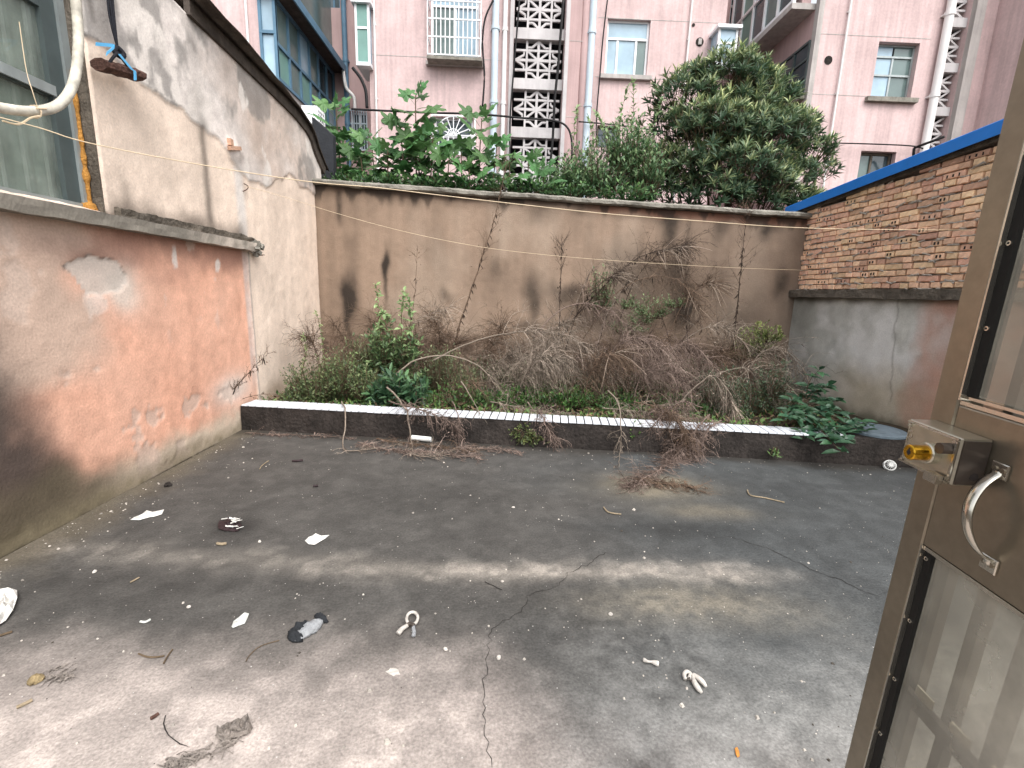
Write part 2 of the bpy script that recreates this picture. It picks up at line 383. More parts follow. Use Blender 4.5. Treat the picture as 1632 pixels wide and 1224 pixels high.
# ------------------------------------------------------------------ left house: wall, window, sill, roof sheet
house = thing('plastered_house', 'weathered house side wall, cream plaster above faded salmon paint, on the left', 'house', (XL, 4, 0))
top_pts = np.array([(1.0, 3.80), (4.238, 3.70), (4.46, 3.675), (4.9, 3.655), (5.44, 3.625), (5.99, 3.60), (6.43, 3.57), (6.8, 3.50), (6.95, 3.42), (7.06, 3.30), (7.30, 3.14), (7.45, 3.05)])
NYL, NZ1, NZ2 = 330, 120, 110
yl = np.concatenate([np.linspace(1.0, 3.37, 90), np.linspace(3.37, 7.26, NYL - 90 + 1)[1:]])
ZS = 1.935
topz = np.interp(yl, top_pts[:, 0], top_pts[:, 1])
Z1 = np.repeat(np.linspace(-.02, ZS, NZ1)[None], len(yl), 0)
tt = np.linspace(0, 1, NZ2 + 1)[1:]
Z2 = ZS + (topz[:, None] - ZS) * tt[None]
Zg = np.concatenate([Z1, Z2], 1); Yg = np.repeat(yl[:, None], Zg.shape[1], 1)
n1 = fbm(Yg * 1.2, Zg * 1.2, 41); n2 = fbm(Yg * 4, Zg * 4, 42); n3 = fbm(Yg * 16, Zg * 16, 43, 4); nv = fbm(Yg * 9, Zg * .8, 44)
Xp = XL + (n1 - .5) * .02 + (n2 - .5) * .010 + (n3 - .5) * .004
cream = np.array(C(228, 209, 192)); salmon = np.array(C(230, 176, 150)); grey = np.array(C(222, 213, 206)); soot = np.array(C(58, 56, 54))
white = np.array(C(226, 218, 210)); brn = np.array(C(128, 104, 84))
col = np.ones(Yg.shape + (3,)) * cream * (.85 + .3 * nv[..., None]) * (.9 + .2 * n2[..., None])
# old grey upper render with a wavy lower edge (a proud coat)
bl = np.interp(yl, [1, 3.35, 3.7, 4.1, 4.45, 4.75, 5.1, 5.6, 6.2, 6.8, 7.3], [3.2, 3.0, 2.92, 2.90, 2.86, 2.80, 2.62, 2.58, 2.85, 2.80, 2.7])[:, None] + (n2 - .5) * .16 + (n3 - .5) * .05
gk = sstep(bl - .012, bl + .012, Zg)
Xp = Xp + gk * .014
gcol = np.ones(Yg.shape + (3,)) * grey * (.72 + .5 * n2[..., None]) * (.85 + .3 * n3[..., None])
gcol = mixc(gcol, np.array(C(198, 176, 160)), np.clip((n1 - .45) * 2.5, 0, .7))
gcol = mixc(gcol, np.array(C(134, 130, 126)), np.clip((fbm(Yg * 3, Zg * 2, 46) - .56) * 9, 0, .7))
gcol = mixc(gcol, white, np.clip((fbm(Yg * 5, Zg * 3, 47) - .62) * 14, 0, .9))
col = col * (1 - gk[..., None]) + gcol * gk[..., None]
# salmon paint below the sill, up to the old corner at y = 5.1
pk = sstep(5.12, 5.07, Yg + (n3 - .5) * .04) * sstep(1.95, 1.9, Zg)
pcol = np.ones(Yg.shape + (3,)) * salmon * (.78 + .42 * nv[..., None]) * (.92 + .16 * n3[..., None])
pcol = mixc(pcol, np.array(C(222, 180, 158)), np.clip((n1 - .45) * 2, 0, .6))
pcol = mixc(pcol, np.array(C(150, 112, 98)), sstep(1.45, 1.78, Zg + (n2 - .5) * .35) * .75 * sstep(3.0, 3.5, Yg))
pcol = mixc(pcol, np.array(C(196, 176, 160)), sstep(3.35, 2.95, Yg + (n2 - .5) * .5) * sstep(.75, 1.05, Zg + (n2 - .5) * .3) * .8)          # bare patch to the left
kk = np.exp(-((Yg - 3.42) / .15) ** 2 - ((Zg - 1.45) / .16) ** 2); pcol = mixc(pcol, np.array(C(216, 204, 192)), np.clip(kk * 1.3 * n2 * 1.5, 0, .85))
kk = np.exp(-((Yg - 3.2) / .35) ** 2 - ((Zg - 1.68) / .1) ** 2); pcol = mixc(pcol, np.array(C(120, 94, 84)), np.clip(kk * n2 * 1.5, 0, .7))
pcol = mixc(pcol, white, np.clip((fbm(Yg * 6, Zg * 3, 51) - .66) * 14, 0, .8) * sstep(.9, 1.7, Zg))
pe = ((Yg - 3.22) / .26) ** 2 + ((Zg - 1.52) / .13) ** 2 + (n2 - .5) * 1.8 + (n3 - .5) * .5; pl_ = sstep(1.03, .97, pe)       # coat peeled off down to grey plaster
pcol = mixc(pcol, np.array(C(204, 194, 184)) , pl_ * .8); Xp = Xp - pl_ * .010
pcol = mixc(pcol, np.array(C(88, 74, 66)), np.exp(-((pe - 1.0) / .05) ** 2) * .7 * sstep(1.5, 1.58, Zg))
pcol = mixc(pcol, np.array(C(206, 188, 168)), sstep(.34, .12, Zg + (n2 - .5) * .25))                   # bare plaster near the ground
kk = np.exp(-((Yg - 4.65) / .3) ** 2 - ((Zg - .45) / .14) ** 2); pcol = mixc(pcol, np.array(C(222, 206, 194)), np.clip(kk * 1.2, 0, .9))
fk = sstep(.69, .71, fbm(Yg * 2.6, Zg * 2.2, 55, 6) + .10 * sstep(1.2, 1.75, Zg) - .10 * sstep(.4, .9, Zg) + .06 * sstep(3.8, 3.1, Yg))
pcol = mixc(pcol, np.array(C(204, 184, 170)), fk * .6)
Xp = Xp - fk * pk * .006
col = col * (1 - pk[..., None]) + pcol * pk[..., None]
Xp = Xp - pk * .012
# pale edge strip of the old corner and its white patch above
k = np.exp(-((Yg - 5.06) / .045) ** 4) * sstep(1.9, 1.8, Zg) * sstep(.3, .6, Zg); col = mixc(col, np.array(C(208, 192, 184)), k * (.5 + .5 * n3))
k = np.exp(-((Yg - 5.12) / .012) ** 2) * sstep(1.9, 1.8, Zg); col = mixc(col, np.array(C(140, 134, 132)), k * .7)
k = np.exp(-((Yg - 5.05) / .085) ** 4) * sstep(2.75, 2.6, Zg) * sstep(1.85, 1.95, Zg); col = mixc(col, np.array(C(218, 212, 206)), k * (.6 + .4 * n2))
k = np.exp(-((Yg - 5.0) / .14) ** 2) * np.exp(-((Zg - 2.78) / .10) ** 2); Xp = Xp + k * .03
# dark water streaks
for (y0, w, zt, zb, s) in ((4.52, .055, 2.9, 1.97, .62), (4.45, .10, 3.75, 2.8, .25), (3.44, .03, 3.9, 3.1, .6), (3.55, .06, 2.2, 1.93, .45), (5.5, .1, 3.5, 2.6, .12), (3.9, .1, 2.8, 2.4, .12)):
    k = np.exp(-((Yg - y0 - (n2 - .5) * .05) / w) ** 2) * sstep(zt + .1, zt - .1, Zg) * sstep(zb - .05, zb + .12, Zg)
    col = mixc(col, np.array(C(72, 66, 60)), np.clip(k * s * (.6 + .8 * nv), 0, .9))
k = sstep(2.14, 1.95, Zg + (n2 - .5) * .16) * sstep(1.9, 1.94, Zg) * sstep(3.3, 3.45, Yg) * sstep(5.15, 5.0, Yg); col = mixc(col, np.array(C(84, 76, 68)), k * .75)
# soot and damp on the near lower wall, damp foot of the wall
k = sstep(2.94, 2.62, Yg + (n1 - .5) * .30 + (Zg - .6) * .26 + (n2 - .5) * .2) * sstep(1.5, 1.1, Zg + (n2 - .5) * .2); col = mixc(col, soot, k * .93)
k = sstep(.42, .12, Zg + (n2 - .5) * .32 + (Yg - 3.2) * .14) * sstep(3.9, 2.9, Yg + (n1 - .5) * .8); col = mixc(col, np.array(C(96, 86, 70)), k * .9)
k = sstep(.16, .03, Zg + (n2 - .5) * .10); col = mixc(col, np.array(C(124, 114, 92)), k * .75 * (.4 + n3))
k = sstep(.45, .2, Zg + (n2 - .5) * .2) * sstep(5.15, 5.3, Yg); col = mixc(col, np.array(C(150, 128, 102)), k * .5)
col = col * (.93 + .14 * n3[..., None])
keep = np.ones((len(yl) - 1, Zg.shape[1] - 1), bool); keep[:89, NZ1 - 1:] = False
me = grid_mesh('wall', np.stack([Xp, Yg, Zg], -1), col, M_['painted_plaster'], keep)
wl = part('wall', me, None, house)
sm = wl.modifiers.new('thick', 'SOLIDIFY'); sm.thickness = .24; sm.offset = 1 if False else -1
b = MB(); b.box(XL - .26, XL - .03, 1.0, 3.37, 3.5, 3.9); part('lintel', b, M_['old_concrete'], house)
b = MB(); b.box(XL - .10, XL - .018, 3.352, 3.374, 1.94, 3.5); part('window_reveal', b, M_['mossy_concrete'], house)

# sill ledge: irregular, broken at the far end
def rough_box(x0, x1, y0, y1, z0, z1, nseg, amp, seed, ends=0.0):
    mb = MB(); vs = []; fs = []; R = 8
    for i in range(nseg + 1):
        t = i / nseg; y = y0 + (y1 - y0) * t
        e = ends * max(0, (t - .93) / .07)
        prof = [(x0, z0), (x1, z0), (x1, z0 + (z1 - z0) * .5), (x1, z1), ((x0 + x1) / 2, z1), (x0, z1)]
        for k_, (x, zz) in enumerate(prof):
            nz = mnoise.noise(Vector((y * 6, k_ * 5.3, seed))) * amp + mnoise.noise(Vector((y * 25, k_ * 3.3, seed))) * amp * .4
            a = amp * 0 + nz * (1 + 4 * e)
            vs.append((x + (a if k_ in (1, 2, 3) else 0), y, zz + (nz * .8 * (1 + 3 * e) if k_ != 0 else nz * .5)))
        if i:
            for k_ in range(6): a = (i - 1) * 6; q = i * 6; fs.append((a + k_, a + (k_ + 1) % 6, q + (k_ + 1) % 6, q + k_))
    fs.append(tuple(range(6))[::-1]); fs.append(tuple(nseg * 6 + k_ for k_ in range(6)))
    return mb.add(vs, fs)
n_ = 150
sb = rough_box(XL - .14, XL + .085, 1.0, 5.17, 1.842, 1.925, n_, .006, 3, ends=1.0)
sb.c = []
for v in sb.v:
    k = .5 + .5 * mnoise.noise(Vector((v[1] * 3, v[2] * 9, 1))); w = max(0, min(1, (v[1] - 4.0) / .5)) * max(0, mnoise.noise(Vector((v[1] * 7, 2, 9))) + .45)
    a = np.array(C(132, 126, 116)) * (.7 + .5 * k); a = a * (1 - w) + np.array(C(214, 200, 186)) * w; sb.c.append(tuple(a))
part('window_sill', sb, M_['painted_plaster'], house)
# rough mortar fillet on the sill and the crumbled end
fb = rough_box(XL - .01, XL + .05, 3.42, 5.13, 1.915, 1.985, 120, .016, 8, ends=.6)
part('mortar_fillet', fb, M_['mossy_concrete'], house)
for i in range(14):
    p = Vector((XL + rng.uniform(.0, .10), 5.17 + rng.uniform(-.06, .05), 1.88 + rng.uniform(-.07, .06)))
    if i == 0: rub = MB()
    rub.mbox(Matrix.Translation(p) @ Matrix.Rotation(rng.uniform(0, 3), 4, Vector((rng.random(), rng.random(), rng.random())).normalized()), rng.uniform(.03, .07), rng.uniform(.03, .06), rng.uniform(.03, .06))
part('broken_end', rub, M_['old_concrete'], house)
rb = MB()
for dz, ln in ((0, .10), (-.008, .06)):
    rb.tube([(XL + .05, 5.15, 1.82 + dz), (XL + .06, 5.20, 1.81 + dz), (XL + .08, 5.2 + ln, 1.815 + dz)], .004, 5)
part('rusty_wire', rb, M_['burnt_brick'], house)
# lost brick stub below the render edge
p = atx(372, 236, XL + .03); b = MB()
b.mbox(Matrix.Translation(p) @ Matrix.Rotation(.25, 4, 'X'), .06, .19, .035); b.mbox(Matrix.Translation(p + Vector((0, -.06, .035))), .05, .05, .06)
part('brick_stub', b, M_['brick_red'], house)

# window
XF = XL - .12
win = part('window', MB().box(XF - .03, XF + .03, 3.30, 3.37, 1.935, 3.5).box(XF - .03, XF + .03, 1.0, 3.30, 1.935, 1.985), M_['alu'], house)
def zl(px, py): return atx(px, py, XF)
r1 = zl(60, 145); r2 = zl(85, 20)
f2 = MB(); f2.box(XF - .045, XF + .012, 3.20, 3.298, 1.987, 3.498); f2.box(XF - .045, XF + .010, 1.0, 3.2, r1.z - .0, r1.z + .055); f2.box(XF - .045, XF + .010, 1.0, 3.2, r2.z - .02, r2.z + .035)
f2.box(XF - .044, XF + .011, 2.30, 2.37, 1.987, 3.498)
part('sash', f2, M_['alu_dark'], win)
f3 = MB(); f3.box(XF + .014, XF + .03, 1.0, 3.21, r1.z + .004, r1.z + .062); part('rail', f3, M_['alu'], win)
for (z0, z1_) in ((1.986, r1.z), (r1.z + .056, r2.z - .02), (r2.z + .036, 3.497)):
    part('pane', MB().box(XF - .022, XF - .018, 1.0, 3.199, z0, z1_), M_['window_glass'], win)
cb = MB(); vs = []; fs = []
for i in range(161):
    y = .9 + 2.45 * i / 160; x = XF - .055 + .012 * math.sin(y * 46) + .008 * math.sin(y * 19 + 1)
    vs += [(x, y, 1.9), (x + .01 * math.sin(y * 30), y, 3.55)]
    if i: fs.append((2 * i - 2, 2 * i, 2 * i + 1, 2 * i - 1))
cb.add(vs, fs); part('curtain', cb, M_['curtain'], win, smooth=True)
for i in range(16):  # added pale strips imitate the ribbed reflections in the window glass
    y = 3.14 - i * .135 + rng.uniform(-.01, .01); part('rib', MB().box(XF - .042, XF - .034, y - .009, y + .009, 1.97, 3.5), M_['pipe_white'], win)
part('room_back', MB().box(XF - .9, XF - .85, .8, 3.5, 1.5, 3.6), M_['interior_dark'], win)
# yellow expanding foam in the joint
fo = MB(); vs = []; fs = []
for i in range(60):
    t = i / 59; z_ = 1.945 + .85 * t; w = .012 + .024 * abs(mnoise.noise(Vector((z_ * 9, 4, 1)))) + (.03 if t < .06 else 0)
    for k_ in range(8):
        a = 2 * math.pi * k_ / 8; vs.append((XF + .035 + w * .9 * math.cos(a) * (1 + .3 * mnoise.noise(Vector((z_ * 30, k_, 2)))), 3.358 - .018 + w * math.sin(a) * .9 - w * .3, z_ + .01 * mnoise.noise(Vector((z_ * 20, k_ * 2.0, 7)))))
    if i:
        for k_ in range(8): fs.append(((i - 1) * 8 + k_, (i - 1) * 8 + (k_ + 1) % 8, i * 8 + (k_ + 1) % 8, i * 8 + k_))
fo.add(vs, fs); part('foam_seal', fo, M_['foam'], win, smooth=True)

# corrugated roof sheet over the wall head, overhanging the yard
rs = MB(); vs = []; fs = []; ylist = np.linspace(4.40, 7.45, 40); nxw = 45
for i, y in enumerate(ylist):
    zt = float(np.interp(y, top_pts[:, 0], top_pts[:, 1]))
    for j in range(nxw):
        ov = .20 - .14 * (y - 4.4) / 3.05; x = XL - .30 + (.30 + ov) * j / (nxw - 1)
        wv = .018 * math.sin((x - XL) * 2 * math.pi / .125)
        vs.append((x, y + (.02 * mnoise.noise(Vector((x * 8, 0, 1))) if i in (0,) else 0), zt + .125 + wv - .10 * max(0, x - XL) * .6 + .012 * mnoise.noise(Vector((x * 3, y * 3, 0)))))
        if i and j: a = i * nxw + j; fs.append((a - nxw - 1, a - 1, a, a - nxw))
rs.add(vs, fs); o = part('roof_sheet', rs, M_['roof_sheet'], house, smooth=True)
s_ = o.modifiers.new('t', 'SOLIDIFY'); s_.thickness = .012
bt = MB()
pts = [(XL + .02, float(y), float(np.interp(y, top_pts[:, 0], top_pts[:, 1])) + .05) for y in np.linspace(4.42, 7.35, 30)]
for a, q in zip(pts[:-1], pts[1:]): bt.bar(a, q, .05, .12)
part('roof_batten', bt, M_['roof_sheet'], house)
tp = MB(); poly = [aty(497, 186, 7.62), aty(531, 216, 7.62), aty(532, 300, 7.62), aty(513, 300, 7.62), aty(500, 250, 7.62)]
tp.prism(poly, (0.02, .06, 0))
solo('black_sheet', tp, M_['tarp_black'], 'black sheet hanging at the far end of the corrugated roof', 'sheet', poly[2])

# ------------------------------------------------------------------ back wall
bw = thing('yard_wall', 'tall brown plastered wall across the back of the yard', 'wall', (1, YB, 0))
nx, nz_ = 420, 190
xs = np.linspace(XL - .05, XR + .2, nx); tz = np.linspace(0, 1, nz_)
ztop = np.interp(xs, [XL, XR + .2], [2.885, 2.66])
Xg = np.repeat(xs[:, None], nz_, 1); Zg = ztop[:, None] * tz[None]
n1 = fbm(Xg * 1.0, Zg * 1.2, 61); n2 = fbm(Xg * 4, Zg * 4, 62); n3 = fbm(Xg * 15, Zg * 15, 63, 4); nv = fbm(Xg * 8, Zg * .7, 64)
base = np.array(C(136, 117, 101))
col = np.ones(Xg.shape + (3,)) * base * (.66 + .64 * n1[..., None]) * (.80 + .42 * nv[..., None]) * (.92 + .16 * n3[..., None])
col = mixc(col, np.array(C(160, 144, 128)), np.clip((fbm(Xg * 1.6, Zg * .8, 66) - .5) * 2.4, 0, .6))
col = mixc(col, np.array(C(104, 92, 82)), sstep(1.5, 4.2, Xg + (n1 - .5)) * .5)
rough_low = sstep(.86, .70, Zg + (n2 - .5) * .16 + .05 * np.sin(Xg * 2))
col = mixc(col, np.array(C(106, 89, 77)), rough_low * .7); col = mixc(col, np.array(C(74, 62, 54)), rough_low * np.clip((n2 + n3 * .5 - .72) * 4, 0, .7))
Yp = YB + (n1 - .5) * .02 + (n2 - .5) * .008 + (n3 - .5) * .004 + rough_low * (.010 + (n3 - .5) * .03)
blk = np.array(C(46, 40, 35))
def wallpt(px, py): q = aty(px, py, YB); return q.x, q.z
for (px, y0, y1, w, s) in ((540, 300, 375, 5, .8), (622, 300, 335, 7, .55), (640, 300, 335, 6, .6), (663, 300, 340, 8, .65), (715, 305, 338, 7, .5), (790, 305, 345, 6, .3), (858, 320, 370, 20, .45), (925, 325, 350, 8, .4),
                           (1072, 335, 415, 12, .85), (1062, 335, 372, 22, .5), (1148, 345, 400, 10, .55), (1158, 345, 380, 6, .4), (1222, 350, 395, 10, .8), (1235, 350, 378, 16, .55), (1100, 345, 470, 5, .3), (560, 400, 540, 9, .25), (1000, 335, 355, 40, .25)):
    x0, zt = wallpt(px, y0); _, zb = wallpt(px, y1); ww = w / F * YB
    k = np.exp(-((Xg - x0 - (n2 - .5) * .06) / ww) ** 2) * sstep(zb, zb + (zt - zb) * .6, Zg) * sstep(zt + .3, zt + .1, Zg)
    col = mixc(col, blk, np.clip(k * s * (.7 + .6 * n3), 0, .92))
for (px, py, rx, ry, s) in ((557, 472, 13, 34, .95), (553, 505, 6, 40, .7), (613, 418, 6, 18, .9), (614, 440, 3, 40, .6), (712, 470, 14, 12, .35), (850, 462, 15, 30, .55), (852, 488, 8, 25, .45), (905, 468, 32, 17, .62), (842, 520, 25, 12, .5),
                            (1092, 488, 24, 38, .85), (1075, 440, 16, 30, .5), (1105, 450, 40, 40, .3), (1150, 470, 20, 50, .2), (1245, 450, 12, 22, .6), (1000, 430, 50, 50, .35), (960, 500, 60, 30, .4), (1180, 520, 30, 40, .35), (700, 420, 25, 60, .12), (1030, 480, 40, 60, .3), (790, 430, 12, 14, .3)):
    x0, z0 = wallpt(px, py)
    k = np.exp(-(((Xg - x0 + (n2 - .5) * .10) / (rx / F * YB)) ** 2 + ((Zg - z0 + (nv - .5) * .2) / (ry / F * YB)) ** 2) ** 1.3)
    col = mixc(col, blk, np.clip(k * s * 1.25 * (.75 + .5 * n3), 0, .95))
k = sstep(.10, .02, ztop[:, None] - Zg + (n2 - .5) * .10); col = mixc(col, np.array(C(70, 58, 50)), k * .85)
k = sstep(.14, .06, ztop[:, None] - Zg + (n2 - .5) * .14) * sstep(1.0, 1.6, Xg); col = mixc(col, np.array(C(128, 84, 66)), k * .45)
k = sstep(XL + .10, XL, Xg); col = mixc(col, blk, k * .25)
dn = fbm(Xg * 5.5, Zg * .25, 71, 4); dl = .02 + .9 * np.clip(dn - .46, 0, 1) * (.6 + .8 * fbm(Xg * 1.3, Zg * 0, 72)); dd = ztop[:, None] - Zg
k = sstep(dl, dl * .35, dd) * sstep(.46, .53, dn); col = mixc(col, blk, np.clip(k * .75, 0, .85))
wall = part('plaster', grid_mesh('plaster', np.stack([Xg, Yp, Zg], -1), col, M_['painted_plaster']), None, bw)
part('core', MB().add([(XL - .05, YB + .03, 0), (XR + .2, YB + .03, 0), (XR + .2, YB + .24, 0), (XL - .05, YB + .24, 0), (XL - .05, YB + .03, 2.88), (XR + .2, YB + .03, 2.655), (XR + .2, YB + .24, 2.655), (XL - .05, YB + .24, 2.88)],
     [(0, 3, 2, 1), (4, 5, 6, 7), (0, 1, 5, 4), (1, 2, 6, 5), (2, 3, 7, 6), (3, 0, 4, 7)]), M_['mossy_concrete'], bw)
# coping slab, uneven
cp = MB(); vs = []; fs = []; nseg = 140
for i in range(nseg + 1):
    t = i / nseg; x = XL - .03 + (XR + .10 - XL) * t; zt = np.interp(x, [XL, XR + .2], [2.885, 2.66]) + .004 + .012 * mnoise.noise(Vector((x * 1.3, 0, 0)))
    for k_, (dy, dz) in enumerate(((.30, 0), (.30, .075), (.05, .085), (-.085, .07), (-.10, .05), (-.095, .012), (-.06, .0))):
        e = mnoise.noise(Vector((x * 7, k_ * 4.1, 3))) * .012 + mnoise.noise(Vector((x * 22, k_ * 2.1, 5))) * .006
        vs.append((x, YB + dy + (e if k_ > 2 else 0), zt + dz + e))
    if i:
        for k_ in range(7): fs.append(((i - 1) * 7 + k_, (i - 1) * 7 + (k_ + 1) % 7, i * 7 + (k_ + 1) % 7, i * 7 + k_))
fs.append(tuple(range(7))[::-1]); fs.append(tuple(nseg * 7 + k_ for k_ in range(7)))
cp.add(vs, fs); part('coping', cp, M_['old_concrete'], bw, label='grey concrete coping on top of the wall')

# ------------------------------------------------------------------ right wall: render below, ledge, bricks, blue flashing
rw = thing('brick_topped_wall', 'grey rendered wall with raw hollow bricks above and blue metal flashing', 'wall', (XR, 5, 0))
ny_, nz_ = 300, 120
yr = np.linspace(2.6, 7.02, ny_); zr = np.linspace(-.02, 1.56, nz_)
Yg, Zg = np.meshgrid(yr, zr, indexing='ij')
n1 = fbm(Yg * 1.3, Zg * 1.3, 81); n2 = fbm(Yg * 4, Zg * 4, 82); n3 = fbm(Yg * 15, Zg * 15, 83, 4); nv = fbm(Yg * 7, Zg * .8, 84)
col = np.ones(Yg.shape + (3,)) * np.array(C(190, 189, 182)) * (.74 + .5 * n2[..., None]) * (.92 + .16 * n3[..., None])
col = mixc(col, np.array(C(220, 218, 214)), np.clip((fbm(Yg * 2.2, Zg * 2.4, 86) - .46) * 5, 0, .85))
k = sstep(.9, .45, Zg + (n1 - .5) * .5) * sstep(6.6, 5.4, Yg) ; col = mixc(col, np.array(C(176, 160, 134)), k * .7)
k = sstep(4.95, 4.7, Yg + (n2 - .5) * .45); col = mixc(col, np.array(C(182, 136, 116)), np.clip(k * (.35 + 1.0 * (n2 - .2)), 0, .85))
k = sstep(6.2, 6.9, Yg + (n1 - .5)) ; col = mixc(col, np.array(C(112, 112, 104)), k * .55)
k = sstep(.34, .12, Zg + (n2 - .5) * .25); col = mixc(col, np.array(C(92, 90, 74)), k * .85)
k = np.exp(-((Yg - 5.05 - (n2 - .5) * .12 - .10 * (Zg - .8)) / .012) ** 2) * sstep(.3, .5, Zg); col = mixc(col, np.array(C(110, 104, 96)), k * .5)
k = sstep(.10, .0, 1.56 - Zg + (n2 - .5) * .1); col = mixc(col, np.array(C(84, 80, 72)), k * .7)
Xp = XR - (n1 - .5) * .03 - (n2 - .5) * .012
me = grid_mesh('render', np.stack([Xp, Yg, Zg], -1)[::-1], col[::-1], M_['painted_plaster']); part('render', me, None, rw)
part('core', MB().box(XR + .03, XR + .26, 2.6, 7.3, 0, 1.57), M_['mortar'], rw)
part('mortar_bed', MB().box(XR + .05, XR + .24, 2.6, 7.3, 1.571, 2.8), M_['mortar'], rw)
lg = rough_box(-(XR + .02), -(XR - .10), 2.6, 7.0, 1.555, 1.655, 120, .012, 14)
lg.v = [(-v[0], v[1], v[2]) for v in lg.v]; lg.f = [f[::-1] for f in lg.f]
part('ledge', lg, M_['mossy_concrete'], rw)
# brick meshes: stretcher, header, header with core holes (face towards -X, centre of face at origin)
def brick_mesh(name, L, Hh, material, holes):
    mb = MB(); D = .115; c = .006
    def rect(x, l, h): return [(x, -l / 2, -h / 2), (x, l / 2, -h / 2), (x, l / 2, h / 2), (x, -l / 2, h / 2)]
    vs = rect(0, L - 2 * c, Hh - 2 * c) + rect(c, L, Hh) + rect(D, L, Hh)
    fs = [(4, 0, 3, 7), (4, 5, 1, 0), (5, 6, 2, 1), (6, 7, 3, 2), (8, 4, 7, 11), (8, 9, 5, 4), (9, 10, 6, 5), (10, 11, 7, 6)]
    fs.append((0, 1, 2, 3))
    mb.add([(x, y, z) for x, y, z in vs], [f[::-1] for f in fs])
    me = mb.mesh(name, material)
    if holes:
        h = MB(); hr = random.Random(L * 1000 + holes + len(material.name))
        for i in range(holes):
            y = (-.5 + (i + .5) / holes) * (L - .03) + hr.uniform(-.006, .006); e = hr.uniform(.006, .012); h.box(-.0025, .004, y - e, y + e, -Hh * hr.uniform(.2, .34), Hh * hr.uniform(.1, .28))
        me2 = bpy.data.meshes.new(name)
        v2 = mb.v + h.v; f2_ = mb.f + [tuple(k_ + len(mb.v) for k_ in f) for f in h.f]
        me2.from_pydata(v2, [], f2_); me2.materials.append(material); me2.materials.append(M_['hole_black'])
        for i, pl in enumerate(me2.polygons): pl.material_index = 1 if i >= len(mb.f) else 0
        bpy.data.meshes.remove(me); return me2
    return me
CO = .0705; HB = .057
kinds = []
for mt in ('brick_orange', 'brick_red'):
    kinds.append((brick_mesh('brick', .228, HB, M_[mt], 0), brick_mesh('brick', .108, HB, M_[mt], 0), brick_mesh('brick', .108, HB, M_[mt], 2), brick_mesh('brick', .228, HB, M_[mt], 3)))
cap_z = lambda y: 2.80 + (7.2 - y) * .066
bricks = []
for r in range(21):
    zc = 1.665 + CO * (r + .5); y = 7.12 - rng.uniform(0, .10)
    header_row = (r % 2 == 0)
    while y > 3.1:
        head = header_row if rng.random() < .84 else not header_row
        Lb = .118 if head else .240
        yc = y - Lb / 2
        if zc + HB * .5 < cap_z(yc) - .005 and yc < 7.0:
            q = kinds[0 if rng.random() < (.82 if head else .5) else 1]
            me = (q[2] if rng.random() < .10 else q[1]) if head else (q[3] if rng.random() < .18 else q[0])
            M = Matrix.Translation((XR + .010 + rng.uniform(-.010, .010) + (0 if head else .006), yc, zc + rng.uniform(-.006, .006))) @ Matrix.Rotation(rng.uniform(-.018, .018), 4, 'X') @ Matrix.Rotation(rng.uniform(-.02, .02), 4, 'Z')
            bricks.append((yc, me, M))
        y -= Lb + .006 + rng.uniform(0, .006)
bricks.sort(key=lambda t: abs(t[0] - 4.75))
for yc, me, M in bricks[:300]: piece('brick', me, M, rw)
rest = MB(); rmat = []
for yc, me, M in bricks[300:]:
    k = 0 if me.materials[0].name == 'brick_orange' else 1
    o = len(rest.v); rest.v += [tuple(M @ v.co) for v in me.vertices]
    for pl in me.polygons: rest.f.append(tuple(i + o for i in pl.vertices)); rmat.append(2 if pl.material_index == 1 else k)
me = rest.mesh('bricks'); [me.materials.append(M_[k]) for k in ('brick_orange', 'brick_red', 'hole_black')]
me.polygons.foreach_set('material_index', rmat)
part('bricks', me, None, rw, kind='stuff')
# squeezed-out mortar lumps between the courses
mo = MB()
for i in range(380):
    y = rng.uniform(3.3, 7.0); r = rng.randrange(0, 20); z_ = 1.665 + CO * r
    if z_ > cap_z(y) - .03: continue
    mo.mbox(Matrix.Translation((XR + .012, y, z_)) @ Matrix.Rotation(rng.uniform(-.4, .4), 4, 'X') @ Matrix.Rotation(rng.uniform(0, 1), 4, 'Y'), rng.uniform(.010, .022), rng.uniform(.03, .12), rng.uniform(.006, .013))
part('mortar_joint', mo, M_['mortar'], rw, kind='stuff')
fl = MB()
a = (7.42, cap_z(7.42) + .005); b_ = (2.6, cap_z(2.6) + .005)
prof = lambda y, zb: [(XR - .09, y, zb - .01), (XR - .09, y, zb + .105), (XR - .082, y, zb + .113), (XR + .30, y, zb + .125), (XR + .30, y, zb + .115), (XR - .07, y, zb + .098), (XR - .082, y, zb - .01)]
P0 = prof(*a); P1 = prof(*b_); nn = len(P0)
fl.add(P0 + P1, [(i, (i + 1) % nn, nn + (i + 1) % nn, nn + i) for i in range(nn)] + [tuple(range(nn))[::-1], tuple(range(nn, 2 * nn))])
part('flashing', fl, M_['blue_metal'], rw, label='bright blue folded metal flashing along the sloping top')
part('soffit', MB().add([(XR - .02, 7.3, cap_z(7.3) - .03), (XR + .22, 7.3, cap_z(7.3) - .03), (XR + .22, 2.6, cap_z(2.6) - .03), (XR - .02, 2.6, cap_z(2.6) - .03),
                         (XR - .02, 7.3, cap_z(7.3) + .09), (XR + .22, 7.3, cap_z(7.3) + .09), (XR + .22, 2.6, cap_z(2.6) + .09), (XR - .02, 2.6, cap_z(2.6) + .09)],
                        [(0, 1, 2, 3), (4, 7, 6, 5), (0, 4, 5, 1), (1, 5, 6, 2), (2, 6, 7, 3), (3, 7, 4, 0)]), M_['mossy_concrete'], rw)

